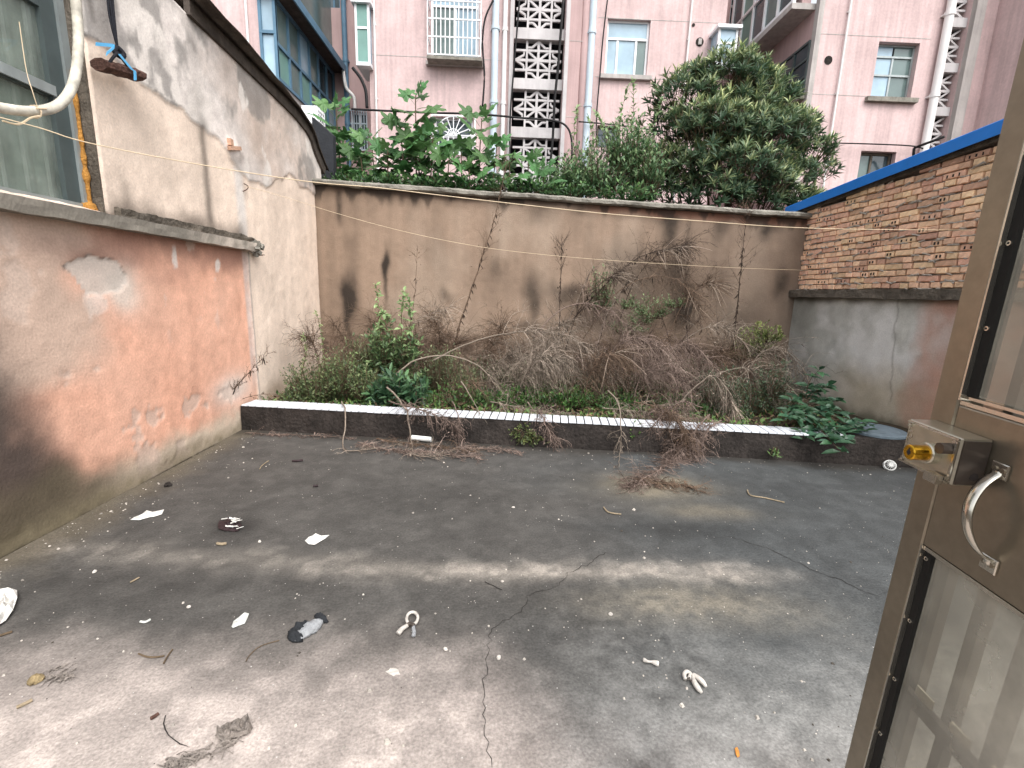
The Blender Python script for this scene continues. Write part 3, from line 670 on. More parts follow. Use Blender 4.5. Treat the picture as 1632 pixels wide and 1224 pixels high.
# ------------------------------------------------------------------ planter kerb with white tiles
kerb = thing('planter_kerb', 'low dark concrete kerb topped with narrow white tiles', 'kerb', (0, 4.5, 0))
kb = MB(); vs = []; fs = []; nseg = 160; x0, x1 = XL + .0, 3.92
for i in range(nseg + 1):
    x = x0 + (x1 - x0) * i / nseg; y = kerb_y(x)
    for k_, (dy, zz) in enumerate(((KW, -.02), (0, -.02), (0, .07), (0, .16), (0.006, KZ - .012), (KW, KZ - .012))):
        e = (mnoise.noise(Vector((x * 5, k_ * 3, 2))) * .014 + mnoise.noise(Vector((x * 19, k_ * 3, 2))) * .006) if k_ in (1, 2, 3, 4) else 0
        vs.append((x, y + dy + e, zz))
    if i:
        for k_ in range(6): fs.append(((i - 1) * 6 + k_, (i - 1) * 6 + (k_ + 1) % 6, i * 6 + (k_ + 1) % 6, i * 6 + k_))
fs.append(tuple(range(6))[::-1]); fs.append(tuple(nseg * 6 + k_ for k_ in range(6)))
kb.add(vs, fs); part('kerb_body', kb, M_['dark_concrete'], kerb)
def tile_mesh(w):
    mb = MB(); d = KW - .012; c = .003; t = .012
    def rc(z_, s): return [(-w / 2 + s, s, z_), (w / 2 - s, s, z_), (w / 2 - s, d - s, z_), (-w / 2 + s, d - s, z_)]
    mb.add(rc(0, 0) + rc(t - c, 0) + rc(t, c), [(0, 1, 5, 4), (1, 2, 6, 5), (2, 3, 7, 6), (3, 0, 4, 7), (4, 5, 9, 8), (5, 6, 10, 9), (6, 7, 11, 10), (7, 4, 8, 11), (8, 9, 10, 11)])
    return mb.mesh('tile', M_['white_tile'])
tm = tile_mesh(.0675); ang = math.atan(-.1065); x = XL + .05; i = 0
while x < 3.22:
    if True:
        piece('tile', tm, Matrix.Translation((x, kerb_y(x) - .004 + rng.uniform(-.003, .003), KZ - .011 + rng.uniform(0, .003))) @ Matrix.Rotation(ang + rng.uniform(-.012, .012), 4, 'Z') @ Matrix.Rotation(rng.uniform(-.012, .012), 4, 'Y'), kerb)
    x += .0780; i += 1
# round concrete lid at the right end, and plastic strainer in front
c0 = Vector((3.70, 4.33, KZ - .008)); lm = MB()
lm.tube([c0, c0 + Vector((0, 0, .02)), c0 + Vector((0, 0, .028))], [.27, .27, .255], 40); lm.tube([c0 + Vector((0, 0, .0281)), c0 + Vector((0, 0, .032))], [.20, .19], 40)
solo('round_lid', lm, M_['lid_blue'], 'flat blue-grey round lid on the right end of the kerb', 'lid', c0)
c0 = atz(1412, 742); c0.y = kerb_y(c0.x) - .10; c0.x = c0.x * .985; c0.z = floor_z(c0.x, c0.y); st = MB()
ax = Vector((-.35, -.75, .45)).normalized(); s1 = ax.cross(Vector((0, 0, 1))).normalized(); s2 = s1.cross(ax); cc = c0 + Vector((0, 0.02, .043))
ringp = [cc + (s1 * math.cos(a) + s2 * math.sin(a)) * .044 for a in np.linspace(0, 2 * math.pi, 25)]
st.tube(ringp, .006, 6); st.tube([p - ax * .025 for p in ringp], .006, 6)
for a in np.linspace(0, 2 * math.pi, 13)[:-1]:
    p = cc + (s1 * math.cos(a) + s2 * math.sin(a)) * .042; st.tube([p, cc + (s1 * math.cos(a) + s2 * math.sin(a)) * .024 + ax * .024, cc + ax * .032], .0042, 5)
solo('drain_strainer', st, M_['pvc'], 'small white slotted plastic drain strainer lying by the kerb foot', 'strainer', c0, smooth=True)
a = atz(662, 688, .04); a.y = kerb_y(a.x) - .055; b_ = a + Vector((.20, -.035, -.005)); pv = MB()
dv = (b_ - a).normalized(); pv.tube([a, b_], .026, 20); pv.tube([b_ + dv * .0005, b_ + dv * .001], [.0225, .0225], 20)
solo('pvc_pipe', pv, M_['pvc'], 'short white plastic pipe offcut lying against the kerb', 'pipe', a, smooth=False)

# ------------------------------------------------------------------ apartment blocks behind
def rect(px0, py0, px1, py1, Y):
    my, mx = (py0 + py1) / 2, (px0 + px1) / 2
    return aty(px0, my, Y).x, aty(px1, my, Y).x, aty(mx, py1, Y).z, aty(mx, py0, Y).z
def facade(x0, x1, z0, z1, Y, holes, rec=.12):
    xs_ = sorted({x0, x1, *[v for h in holes for v in h[:2] if x0 < v < x1]}); zs_ = sorted({z0, z1, *[v for h in holes for v in h[2:4] if z0 < v < z1]})
    mb = MB()
    for a, b in zip(xs_[:-1], xs_[1:]):
        for c, d in zip(zs_[:-1], zs_[1:]):
            mx, mz = (a + b) / 2, (c + d) / 2
            if any(h[0] < mx < h[1] and h[2] < mz < h[3] for h in holes): continue
            mb.add([(a, Y, c), (b, Y, c), (b, Y, d), (a, Y, d)], [(0, 1, 2, 3)])
    for h in holes:
        a, b, c, d = h[:4]; r = h[4] if len(h) > 4 else rec
        mb.add([(a, Y, c), (a, Y, d), (a, Y + r, d), (a, Y + r, c)], [(0, 1, 2, 3)]); mb.add([(b, Y, c), (b, Y + r, c), (b, Y + r, d), (b, Y, d)], [(0, 1, 2, 3)])
        mb.add([(a, Y, c), (a, Y + r, c), (b, Y + r, c), (b, Y, c)], [(0, 1, 2, 3)]); mb.add([(a, Y, d), (b, Y, d), (b, Y + r, d), (a, Y + r, d)], [(0, 1, 2, 3)])
    return mb
def window(parent, x0, x1, z0, z1, Y, frame='white_paint', glass='green_glass', vsp=(.5,), hsp=(), rec=.09, fw=.05, sill=None, back=.06):
    y = Y + rec; fr = MB()
    fr.box(x0, x0 + fw, y, y + back, z0, z1); fr.box(x1 - fw, x1, y, y + back, z0, z1)
    fr.box(x0 + fw, x1 - fw, y, y + back, z0, z0 + fw); fr.box(x0 + fw, x1 - fw, y, y + back, z1 - fw, z1)
    zs_ = [z0 + fw / 2] + [z0 + (z1 - z0) * t for t in hsp] + [z1 - fw / 2]; xs_ = [x0 + fw / 2] + [x0 + (x1 - x0) * t for t in vsp] + [x1 - fw / 2]
    for zz in zs_[1:-1]: fr.box(x0 + fw, x1 - fw, y - .004, y + back - .004, zz - fw / 2, zz + fw / 2)
    for i_, xx in enumerate(xs_[1:-1]): fr.box(xx - fw / 2, xx + fw / 2, y + .004, y + back - .008, z0 + fw, zs_[1] if len(hsp) else z1 - fw)
    if len(hsp) > 1:
        for xx in xs_[1:-1]: fr.box(xx - fw / 2, xx + fw / 2, y + .004, y + back - .008, zs_[1], zs_[-2])
    w = part('window', fr, M_[frame], parent)
    for a, b in zip(zs_[:-1], zs_[1:]):
        cells = list(zip(xs_[:-1], xs_[1:])) if (a == zs_[0] or len(hsp) > 1) else [(xs_[0], xs_[-1])]
        for c, d in cells:
            part('pane', MB().box(c + fw / 2, d - fw / 2, y + .03 + rng.uniform(-.006, .006), y + .042, a + fw / 2, b - fw / 2), M_[glass if isinstance(glass, str) else rng.choice(glass)], w)
    if sill:
        part('sill', MB().box(x0 - .12, x1 + .12, Y - .10, Y + .06, z0 - .10, z0 - .004), M_[sill], w)
    return w

YC, YR2 = 13.0, 15.0
ctr = thing('apartment_block', 'pink apartment block with concrete lattice stairwell, in the middle', 'building', (1, YC, 0))
xa, xb = aty(590, 150, YC).x, aty(1150, 100, YC).x
W1 = rect(687, -30, 764, 100, YC); W2 = rect(692, 187, 754, 246, YC); W3 = rect(966, 30, 1034, 121, YC); W4 = rect(951, 200, 988, 236, YC)
lx0, lx1 = aty(817, 130, YC).x, aty(897, 130, YC).x
LAT = (lx0, lx1, 0.0, 11.8, .30)
holes = [W1, W2, W3, W4, LAT]
part('wall', facade(xa, xb, 0, 11.8, YC, holes), M_['pink_paint'], ctr)
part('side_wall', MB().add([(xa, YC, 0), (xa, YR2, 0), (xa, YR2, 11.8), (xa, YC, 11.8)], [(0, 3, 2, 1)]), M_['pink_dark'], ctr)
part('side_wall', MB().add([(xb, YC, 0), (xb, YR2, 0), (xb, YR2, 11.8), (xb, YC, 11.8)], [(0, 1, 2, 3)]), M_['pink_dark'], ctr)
XWL = aty(530, 80, YR2).x; XWR = aty(1190, 60, YR2).x
RW1 = rect(508, -40, 541, 12, YR2); RW2 = rect(1164, -30, 1189, 62, YR2); RW3 = rect(559, 178, 586, 240, YR2)
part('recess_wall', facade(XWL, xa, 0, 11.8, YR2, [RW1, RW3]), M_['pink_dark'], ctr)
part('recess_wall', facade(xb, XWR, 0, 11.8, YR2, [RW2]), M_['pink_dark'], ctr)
part('parapet', MB().box(xa - .2, xb + .2, YC - .2, YR2, 11.8, 12.1), M_['grey_render'], ctr)
window(ctr, *W1, YC, glass=('pale_glass', 'green_glass'), hsp=(.72,), sill='grey_render')
window(ctr, *W2, YC, glass='dark_glass', vsp=(.33, .66), hsp=(.5,))
window(ctr, *W3, YC, glass=('pale_glass', 'green_glass'), vsp=(.28, .72), hsp=(.68,), sill='grey_render')
window(ctr, *W4, YC, frame='mossy_concrete', glass='dark_glass')
window(ctr, *RW1, YR2, frame='steel_blue', glass='dark_glass', vsp=(.33, .66)); window(ctr, *RW2, YR2, glass='dark_glass', hsp=(.6,)); window(ctr, *RW3, YR2, glass='dark_glass')
# dark stair hall behind the lattice
part('stair_hall', MB().add([(lx0, YC + .30, 0), (lx0, YC + 2, 0), (lx1, YC + 2, 0), (lx1, YC + .30, 0), (lx0, YC + .30, 11.8), (lx0, YC + 2, 11.8), (lx1, YC + 2, 11.8), (lx1, YC + .30, 11.8)],
     [(0, 4, 5, 1), (1, 5, 6, 2), (2, 6, 7, 3), (4, 7, 6, 5), (0, 1, 2, 3)]), M_['interior_dark'], ctr)
def lattice(x0, x1, z0, z1, y, parent, d=.06, plain=False):
    mb = MB(); cx, cz, hx, hz = (x0 + x1) / 2, (z0 + z1) / 2, (x1 - x0) / 2, (z1 - z0) / 2; w = .075 * (hx / .45) if plain else .055 * (hx / .65)
    P = lambda u, v, e=0: (cx + u * hx, y + e, cz + v * hz)
    k = 0
    def ln(u0, v0, u1, v1, ww=w):
        nonlocal k; k += 1; mb.bar(P(u0, v0, .0007 * k), P(u1, v1, .0007 * k), ww, d, up=(0, 1, 0))
    for u in ((0,) if plain else (-.5, 0, .5)): ln(u, -1, u, 1, w * (1.25 if u == 0 else 1))
    for v in (-.5, 0, .5): ln(-1, v, 1, v, w * (1.25 if v == 0 else 1))
    for su in (-1, 1):
        for sv in (-1, 1):
            if plain: ln(0, sv * .5, su, sv * .98); ln(0, sv * .5, su, 0, w * .8); continue
            ln(0, 0, su * .5, sv * .5); ln(0, sv * .98, su * .28, sv * .5 + sv * .16); ln(su * .98, 0, su * .62, sv * .28)
            ln(su * .28, sv * .66, su * .5, sv * .66, w * .8); ln(su * .62, sv * .28, su * .62, sv * .5, w * .8)
    # knock the central cells open: the star reads as in the wall
    return part('lattice_panel', mb, M_['lattice_concrete'], parent)
zz = [aty(857, q, YC).z for q in (58, 121, 141, 203, 216, 279)]
pit = (zz[0] - zz[4]) / 2
bands = MB()
for i in range(-2, 6):
    zt = zz[2] + i * pit; zb = zt - (zz[0] - zz[1])
    if zb < .2: continue
    lattice(lx0 + .05, lx1 - .05, zb, zt, YC + .16, ctr)
    part('lattice_band', MB().box(lx0 + .001, lx1 - .001, YC + .06, YC + .28, zt + .002, zb + pit - .002), M_['lattice_concrete'], ctr)
part('pilaster', MB().box(lx0 - .10, lx0 - .005, YC - .10, YC + .25, 0, 11.8), M_['lattice_concrete'], ctr)
part('pilaster', MB().box(lx1 + .005, lx1 + .10, YC - .10, YC + .25, 0, 11.8), M_['lattice_concrete'], ctr)
px_ = lx1 + .10
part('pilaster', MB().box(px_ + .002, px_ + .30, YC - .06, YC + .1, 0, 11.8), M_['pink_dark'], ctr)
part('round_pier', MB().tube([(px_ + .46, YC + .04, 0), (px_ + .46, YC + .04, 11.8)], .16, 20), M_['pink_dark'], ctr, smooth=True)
# thin horizontal joints in the paint
jt = MB()
for (a, b, q) in ((xa, lx0 - .2, 91), (px_ + .7, xb, 30), (px_ + .7, xb, 124), (xa, lx0 - .2, -20)):
    zq = aty((680 if a == xa else 1000), q, YC).z; jt.box(a + .01, b - .01, YC - .004, YC + .01, zq - .008, zq + .008)
jt.box(px_ + .01, px_ + .60, YC - .064, YC - .05, zz[0] - .1, zz[0] - .085); jt.box(px_ + .01, px_ + .60, YC - .064, YC - .05, zz[3] + .25, zz[3] + .265)
part('paint_joint', jt, M_['grey_render'], ctr)
# security cage on the upper window, fan grille on the lower one
cg = MB(); x0, x1, z0, z1 = rect(685, -40, 768, 100, YC); yf = YC - .38
for i in range(13):
    x = x0 + (x1 - x0) * i / 12; cg.bar((x, yf, z0), (x, yf, z1), .022, .022)
for i in range(6):
    zq = z0 + (z1 - z0) * i / 5; cg.bar((x0, yf - .004, zq), (x1, yf - .004, zq), .028, .028)
    for x in (x0, x1): cg.bar((x, yf, zq), (x, YC, zq), .026, .026)
for i in range(8): x = x0 + (x1 - x0) * i / 7; cg.bar((x, yf, z0), (x, YC, z0 + .001), .022, .022)
part('window_cage', cg, M_['white_paint'], ctr)
part('cage_tray', MB().box(x0 - .02, x1 + .04, yf - .02, YC - .01, z0 - .10, z0 - .035), M_['old_concrete'], ctr)
gr = MB(); x0, x1, z0, z1 = W2; cx = (x0 + x1) / 2; y = YC - .05; zm = (z0 + z1) / 2; rr = (x1 - x0) / 2 - .06
for i in range(9):
    a = math.pi * i / 8; gr.bar((cx, y, zm), (cx + rr * math.cos(a), y, zm + rr * math.sin(a) * 1.0), .022, .02, up=(0, 1, 0))
gr.tube([(cx + rr * math.cos(a), y, zm + rr * math.sin(a)) for a in np.linspace(0, math.pi, 17)], .016, 5); gr.tube([(cx + rr * .35 * math.cos(a), y, zm + rr * .35 * math.sin(a)) for a in np.linspace(0, math.pi, 11)], .014, 5)
for i in range(9): x = x0 + (x1 - x0) * i / 8; gr.bar((x, y + .002, z0), (x, y + .002, zm), .020, .02)
for zq in (z0, zm, z1 + .02): gr.bar((x0 - .05, y, zq), (x1 + .05, y, zq), .035, .03)
for x in (x0 - .05, x1 + .05): gr.bar((x, y, z0), (x, y, z1 + .02), .035, .03)
part('fan_grille', gr, M_['white_paint'], ctr)
gb = MB(); x0, x1, z0, z1 = RW3
for i in range(8): x = x0 + (x1 - x0) * i / 7; gb.bar((x, YR2 - .1, z0), (x, YR2 - .1, z1), .02, .02)
for i in range(4): zq = z0 + (z1 - z0) * i / 3; gb.bar((x0, YR2 - .1, zq), (x1, YR2 - .1, zq), .03, .03)
part('window_grille', gb, M_['pipe_blue'], ctr)
# corner bay windows
def bay(px0, py0, px1, py1, y0, dep, panel):
    x0, x1, z0, z1 = rect(px0, py0, px1, py1, y0); t = .05
    b = part('bay_window', MB().box(x0, x1, y0, y0 + dep, z0, z0 + .08).box(x0 - .06, x1 + .06, y0 - .08, y0 + dep, z1, z1 + .07)
             .box(x0, x0 + t, y0, y0 + t, z0 + .08, z1).box(x1 - t, x1, y0, y0 + t, z0 + .08, z1).box(x0, x0 + t, y0 + dep - t, y0 + dep, z0 + .08, z1).box(x1 - t, x1, y0 + dep - t, y0 + dep, z0 + .08, z1)
             .box(x0 + t, x1 - t, y0, y0 + t, z0 + (z1 - z0) * .6, z0 + (z1 - z0) * .6 + .05), M_['white_paint'], ctr)
    part('pane', MB().box(x0 + t, x1 - t, y0 + .02, y0 + .03, z0 + .08, z0 + (z1 - z0) * .6), M_[panel], b); part('pane', MB().box(x0 + t, x1 - t, y0 + .02, y0 + .03, z0 + (z1 - z0) * .6 + .05, z1), M_[panel if panel == 'teal_panel' else 'pale_glass'], b)
    part('pane', MB().box(x0 + .015, x0 + .025, y0 + t, y0 + dep - t, z0 + .08, z1), M_['pale_glass'], b)
    part('pane', MB().box(x1 - .025, x1 - .015, y0 + t, y0 + dep - t, z0 + .08, z1), M_['pale_glass'], b)
    part('bay_back', MB().box(x0 + t, x1 - t, y0 + dep - .03, y0 + dep - .01, z0 + .08, z1), M_['pale_glass'], b)
    return x0, x1, z0, z1
bay(566, 6, 589, 104, YC - .25, .9, 'teal_panel'); bx = bay(1143, 46, 1174, 106, YC - .45, .9, 'pale_glass')
q = aty(1166, 80, YC - .6); part('flue', MB().tube([q + Vector((0, .15, .0)), q + Vector((0, 0, 0)), q + Vector((0, -.02, -.15)), q + Vector((0, 0, -.5))], .09, 14), M_['white_paint'], ctr, smooth=True)
# vent holes with dirty rims
for (px, py) in ((1115, 67), (1105, 40)):
    q = aty(px, py, YC); part('vent_hole', MB().tube([q + Vector((0, -.012, 0)), q + Vector((0, .02, 0))], .10 if py == 67 else .04, 14), M_['dark_concrete'], ctr)
    if py == 67: part('vent_plug', MB().mbox(Matrix.Translation(q + Vector((0, -.02, 0))), .08, .03, .13), M_['grey_render'], ctr)
q = aty(612, 193, YC); part('vent_hole', MB().tube([q + Vector((0, -.012, 0)), q + Vector((0, .02, 0))], .07, 14), M_['interior_dark'], ctr)

# left wing with glazed balcony
YWL = 11.4; XSL = XWL
lw = thing('apartment_wing', 'pink apartment wing with glazed blue-green corner balcony, upper left', 'building', (-7, YWL, 0))
LW1 = rect(272, -40, 303, 16, YWL); xg0 = aty(415, 70, YWL).x
part('wall', facade(-11, xg0, 0, 10.6, YWL, [LW1]), M_['pink_paint'], lw)
window(lw, *LW1, YWL, frame='steel_blue', glass='pale_glass')
ze = atx(490, 42, XSL + .25).z; zw0 = atx(485, 118, XSL).z
part('side_wall', MB().add([(XSL, YWL + .05, 0), (XSL, YR2, 0), (XSL, YR2, zw0 - .7), (XSL, YWL + .05, zw0 - .7)], [(0, 1, 2, 3)]), M_['grey_render'], lw)
gl = MB(); y0s = np.linspace(YWL + .02, YR2 - .02, 7)
for y in y0s: gl.bar((XSL, y, zw0 - .7), (XSL, y, ze), .06, .06)
for zq in (zw0 - .7, zw0, ze - .03): gl.bar((XSL + .005, YWL, zq), (XSL + .005, YR2, zq), .06, .07)
for xq in (xg0 + .03, XSL): gl.bar((xq, YWL, 0), (xq, YWL, ze + 2.5), .06, .06)
for zq in (2.5, zw0 - .9, zw0 + .2, ze + .1, ze + 1.3): gl.bar((xg0, YWL - .004, zq), (XSL, YWL - .004, zq), .06, .06)
bl = part('balcony_frame', gl, M_['steel_blue'], lw)
for a, b in zip(y0s[:-1], y0s[1:]):
    part('pane', MB().box(XSL - .02, XSL - .012, a + .03, b - .03, zw0 + .04, ze - .06), M_[rng.choice(['pale_glass', 'green_glass', 'dark_glass'])], bl)
    part('pane', MB().box(XSL - .02, XSL - .012, a + .03, b - .03, zw0 - .66, zw0 - .04), M_[rng.choice(['teal_panel', 'pale_glass', 'green_glass'])], bl)
for a, b in ((2.5, zw0 - .9), (zw0 - .9, zw0 + .2), (zw0 + .2, ze + .1), (ze + .1, ze + 1.3)):
    part('pane', MB().box(xg0 + .06, XSL - .03, YWL + .01, YWL + .02, a + .03, b - .03), M_['pale_glass'], bl)
part('balcony_ceiling', MB().box(-10, XSL - .06, YWL + .3, YR2, zw0 - .75, zw0 - .7), M_['alu_dark'], lw)
part('balcony_back', MB().box(-10, XSL - .8, YWL + .3, YR2, zw0 - .6, ze), M_['alu_dark'], lw)
part('eave', MB().box(XSL - .3, XSL + .38, YWL - .15, YR2 + .0, ze + .002, ze + .09), M_['roof_sheet'], lw)
part('eave_edge', MB().box(XSL + .385, XSL + .42, YWL - .15, YR2, ze - .05, ze + .13), M_['steel_blue'], lw)
part('upper_wall', MB().add([(XSL, YWL + .05, ze + .09), (XSL, YR2, ze + .09), (XSL, YR2, 10.6), (XSL, YWL + .05, 10.6)], [(0, 1, 2, 3)]), M_['green_glass'], lw)

# right wing
YWR = aty(1303, 100, 1).x and 11.6; XSR = XWR
rwing = thing('apartment_wing', 'pink apartment wing with dark side windows and far lattice, upper right', 'building', (9, YWR, 0))
V1 = rect(1394, 67, 1459, 157, YWR); V2 = rect(1368, 241, 1424, 300, YWR); lr0, lr1 = aty(1492, 110, YWR).x, aty(1530, 110, YWR).x
LT2 = (lr0, lr1, 0., 10.4, .30); xe = aty(1700, 60, YWR).x
part('wall', facade(XSR, xe, 0, 10.4, YWR, [V1, V2, LT2]), M_['pink_paint'], rwing)
window(rwing, *V1, YWR, frame='alu', glass=('green_glass', 'pale_glass'), vsp=(.5,), hsp=(.45, .78), sill='old_concrete', fw=.04, rec=.12)
window(rwing, *V2, YWR, frame='mossy_concrete', glass=('green_glass', 'dark_glass'), vsp=(.45,), rec=.15)
part('stair_hall', MB().add([(lr0, YWR + .3, 0), (lr0, YWR + 2, 0), (lr1, YWR + 2, 0), (lr1, YWR + .3, 0), (lr0, YWR + .3, 10.4), (lr0, YWR + 2, 10.4), (lr1, YWR + 2, 10.4), (lr1, YWR + .3, 10.4)],
     [(0, 4, 5, 1), (1, 5, 6, 2), (2, 6, 7, 3), (4, 7, 6, 5)]), M_['interior_dark'], rwing)
z2 = [aty(1508, q, YWR).z for q in (40, 98, 113, 172)]; pit2 = z2[0] - z2[2]; bd = MB()
for i in range(-3, 4):
    zt = z2[2] + i * pit2; zb = zt - (z2[0] - z2[1]); lattice(lr0 + .02, lr1 + (lr1 - lr0) - .05, zb, zt, YWR + .16, rwing) if False else lattice(lr0 + .02, lr1 - .02, zb, zt, YWR + .16, rwing, plain=True)
    part('lattice_band', MB().box(lr0 + .001, lr1 - .001, YWR + .05, YWR + .28, zt + .002, zb + pit2 - .002), M_['lattice_concrete'], rwing)
xg = aty(1535, 110, YWR).x
part('pilaster', MB().box(lr1 + .005, lr1 + .22, YWR - .12, YWR + .2, 0, 10.4), M_['grey_render'], rwing)
part('projecting_bay', MB().box(lr1 + .6, xe + 3, YWR - 1.2, YWR + .3, 0, 10.4), M_['pink_paint'], rwing)
jt = MB()
for (q, xx) in ((58, 1400), (152, 1350), (-10, 1400)):
    zq = aty(xx, q, YWR).z; jt.box(XSR + .01, lr0 - .25, YWR - .004, YWR + .01, zq - .008, zq + .008)
part('paint_joint', jt, M_['grey_render'], rwing)
q = aty(1320, 96, YWR); part('vent_hole', MB().tube([q + Vector((0, -.012, 0)), q + Vector((0, .02, 0))], .09, 14), M_['dark_concrete'], rwing)
# side face towards the recess: lower window band, slab, upper balcony glazing
zs1 = atx(1283, 74, XSR).z; zs0 = atx(1283, 150, XSR).z
slab = atx(1240, 40, XSR - .35).z
part('side_wall', MB().add([(XSR, YWR, 0), (XSR, YR2, 0), (XSR, YR2, slab - .12), (XSR, YWR, slab - .12)], [(0, 3, 2, 1)]), M_['pink_dark'], rwing)
part('corner_strip', MB().box(XSR - .02, XSR + .10, YWR - .02, YWR + .12, 0, 10.4), M_['grey_render'], rwing)
sw = MB(); ya, yb_ = YWR + .14, YWR + 2.4
for y in np.linspace(ya, yb_, 5): sw.bar((XSR - .02, y, zs0), (XSR - .02, y, zs1), .05, .05)
for zq in (zs0, zs0 + (zs1 - zs0) * .35, zs0 + (zs1 - zs0) * .68, zs1): sw.bar((XSR - .025, ya, zq), (XSR - .025, yb_, zq), .05, .05)
w_ = part('window', sw, M_['alu_dark'], rwing)
ysq = np.linspace(ya, yb_, 5)
for a, b in zip(ysq[:-1], ysq[1:]): part('pane', MB().box(XSR - .018, XSR - .006, a + .02, b - .02, zs0, zs1), M_[rng.choice(['green_glass', 'dark_glass'])], w_)
part('sill', MB().box(XSR - .14, XSR - .002, ya - .1, yb_ + .1, zs0 - .12, zs0 - .03), M_['old_concrete'], w_)
part('balcony_slab', MB().box(XSR - .55, XSR + .4, YWR + .15, YR2 - .0, slab - .12, slab), M_['grey_render'], rwing)
up = MB(); yq = np.linspace(YWR + .2, YR2 - .1, 6)
for y in yq: up.bar((XSR - .5, y, slab), (XSR - .5, y, slab + 2.2), .07, .07)
for zq in (slab + .04, slab + .95, slab + 2.2): up.bar((XSR - .505, YWR + .2, zq), (XSR - .505, YR2 - .1, zq), .07, .07)
uf = part('balcony_frame', up, M_['white_paint'], rwing)
for a, b in zip(yq[:-1], yq[1:]): part('pane', MB().box(XSR - .49, XSR - .48, a + .03, b - .03, slab + .07, slab + 2.17), M_[rng.choice(['green_glass', 'dark_glass', 'teal_panel'])], uf)
part('balcony_back', MB().box(XSR - .47, XSR + .3, YWR + .2, YR2 - .1, slab + 2.2, slab + 2.3), M_['pink_dark'], rwing)
part('balcony_back', MB().box(XSR - .3, XSR - .1, YWR + .2, YR2 - .1, slab, slab + 2.2), M_['pink_dark'], rwing)

# drain pipes
def vpipe(pxpy, Y, r, mt, label, joints=True):
    q = aty(*pxpy, Y); mb = MB(); mb.tube([(q.x, Y - r - .03, 0), (q.x, Y - r - .03, 11.5)], r, 14)
    if joints:
        for zq in np.arange(1.2, 11.3, 1.65): mb.tube([(q.x, Y - r - .03, zq), (q.x, Y - r - .03, zq + .09)], r * 1.18, 14); mb.box(q.x - r * 1.3, q.x + r * 1.3, Y - r - .02, Y - .002, zq + .02, zq + .05)
    return solo('drain_pipe', mb, M_[mt], label, 'pipe', (q.x, Y - r - .03, 0), smooth=False)
vpipe((788, 130), YC, .085, 'pipe_blue', 'pale blue drain pipe left of the stairwell lattice')
vpipe((803, 130), YC, .055, 'pipe_white', 'thin white pipe between blue pipe and stairwell lattice')
vpipe((938, 130), YC - .02, .085, 'pipe_blue', 'pale blue drain pipe right of the stairwell lattice')
vpipe((599, 100), YC, .025, 'pipe_white', 'thin white pipe near the left edge of the middle block')
vpipe((1094, 90), YC, .022, 'pipe_white', 'thin white pipe right of the open sliding window')
vpipe((397, 60), YWL, .025, 'pipe_white', 'thin white pipe on the left wing beside its balcony')
vpipe((1335, 130), YWR, .022, 'pipe_white', 'thin white pipe near the corner of the right wing')
vpipe((1487, 130), YWR, .085, 'pipe_white', 'white drain pipe beside the right wing lattice')
vpipe((551, 60), YR2, .07, 'steel_blue', 'dark blue drain pipe in the recess left of the middle block')
# cables
def cable(pts, r, mt, label, name='cable', n=5):
    return solo(name, MB().tube(pts, r, n), M_[mt], label, name.split('_')[-1], pts[0], smooth=True)
def smooth_path(pts, per=8):
    pts = [Vector(p) for p in pts]; out = []
    for i in range(len(pts) - 1):
        p0, p1, p2, p3 = pts[max(i - 1, 0)], pts[i], pts[i + 1], pts[min(i + 2, len(pts) - 1)]
        for k in range(per):
            t = k / per; out.append(.5 * ((2 * p1) + (p2 - p0) * t + (2 * p0 - 5 * p1 + 4 * p2 - p3) * t * t + (3 * p1 - p0 - 3 * p2 + p3) * t ** 3))
    out.append(pts[-1]); return out
def pxpath(l, Y, per=6): return smooth_path([aty(a, b, Y) for a, b in l], per)
cable(pxpath([(560, 174), (620, 177), (690, 180), (760, 182), (830, 188), (880, 192), (903, 202), (911, 225), (911, 260)], YC - .35), .026, 'cable_black', 'black cable sagging across the middle block then bending down')
cable(pxpath([(922, 194), (970, 198), (1010, 203), (1060, 210)], YC - .3), .018, 'cable_black', 'black cable running right from the pipe into the tree')
cable(pxpath([(828, 0), (823, 60), (818, 120), (813, 190), (813, 270)], YC - .2), .022, 'cable_black', 'black cable hanging down the left side of the lattice')
cable(pxpath([(898, 0), (893, 60), (889, 110), (884, 160), (881, 220), (877, 260)], YC - .2), .034, 'cable_black', 'thick black cable bundle down the right side of the lattice')
cable(pxpath([(786, 0), (773, 30), (769, 70), (772, 120), (769, 170)], YC - .2), .024, 'cable_black', 'black cable hanging beside the window cage')
cable(pxpath([(968, 0), (961, 60), (956, 120), (951, 180), (950, 235)], YC - .12), .018, 'cable_black', 'black cable left of the white sliding window')
cable(pxpath([(547, 112), (552, 140), (564, 155), (566, 176)], YR2 - .3), .05, 'pipe_white', 'pale bent hose in the left recess', name='hose')
cable(pxpath([(562, 108), (575, 125), (583, 145), (585, 172)], YC - .3), .04, 'cable_black', 'dark cable below the corner bay window')
cable(pxpath([(1330, 228), (1400, 230), (1455, 233), (1480, 240)], YWR - .15), .016, 'cable_black', 'black cable across the right wing below its window')
cable([aty(1457, 236, YWR - .4), aty(1505, 218, YWR - .9)], .03, 'cable_black', 'black bracket rod sticking out of the right wing', name='rod')
cable([aty(1455, 260, YWR - .3), aty(1457, 236, YWR - .4)], .03, 'cable_black', 'upright black bracket post on the right wing', name='post')
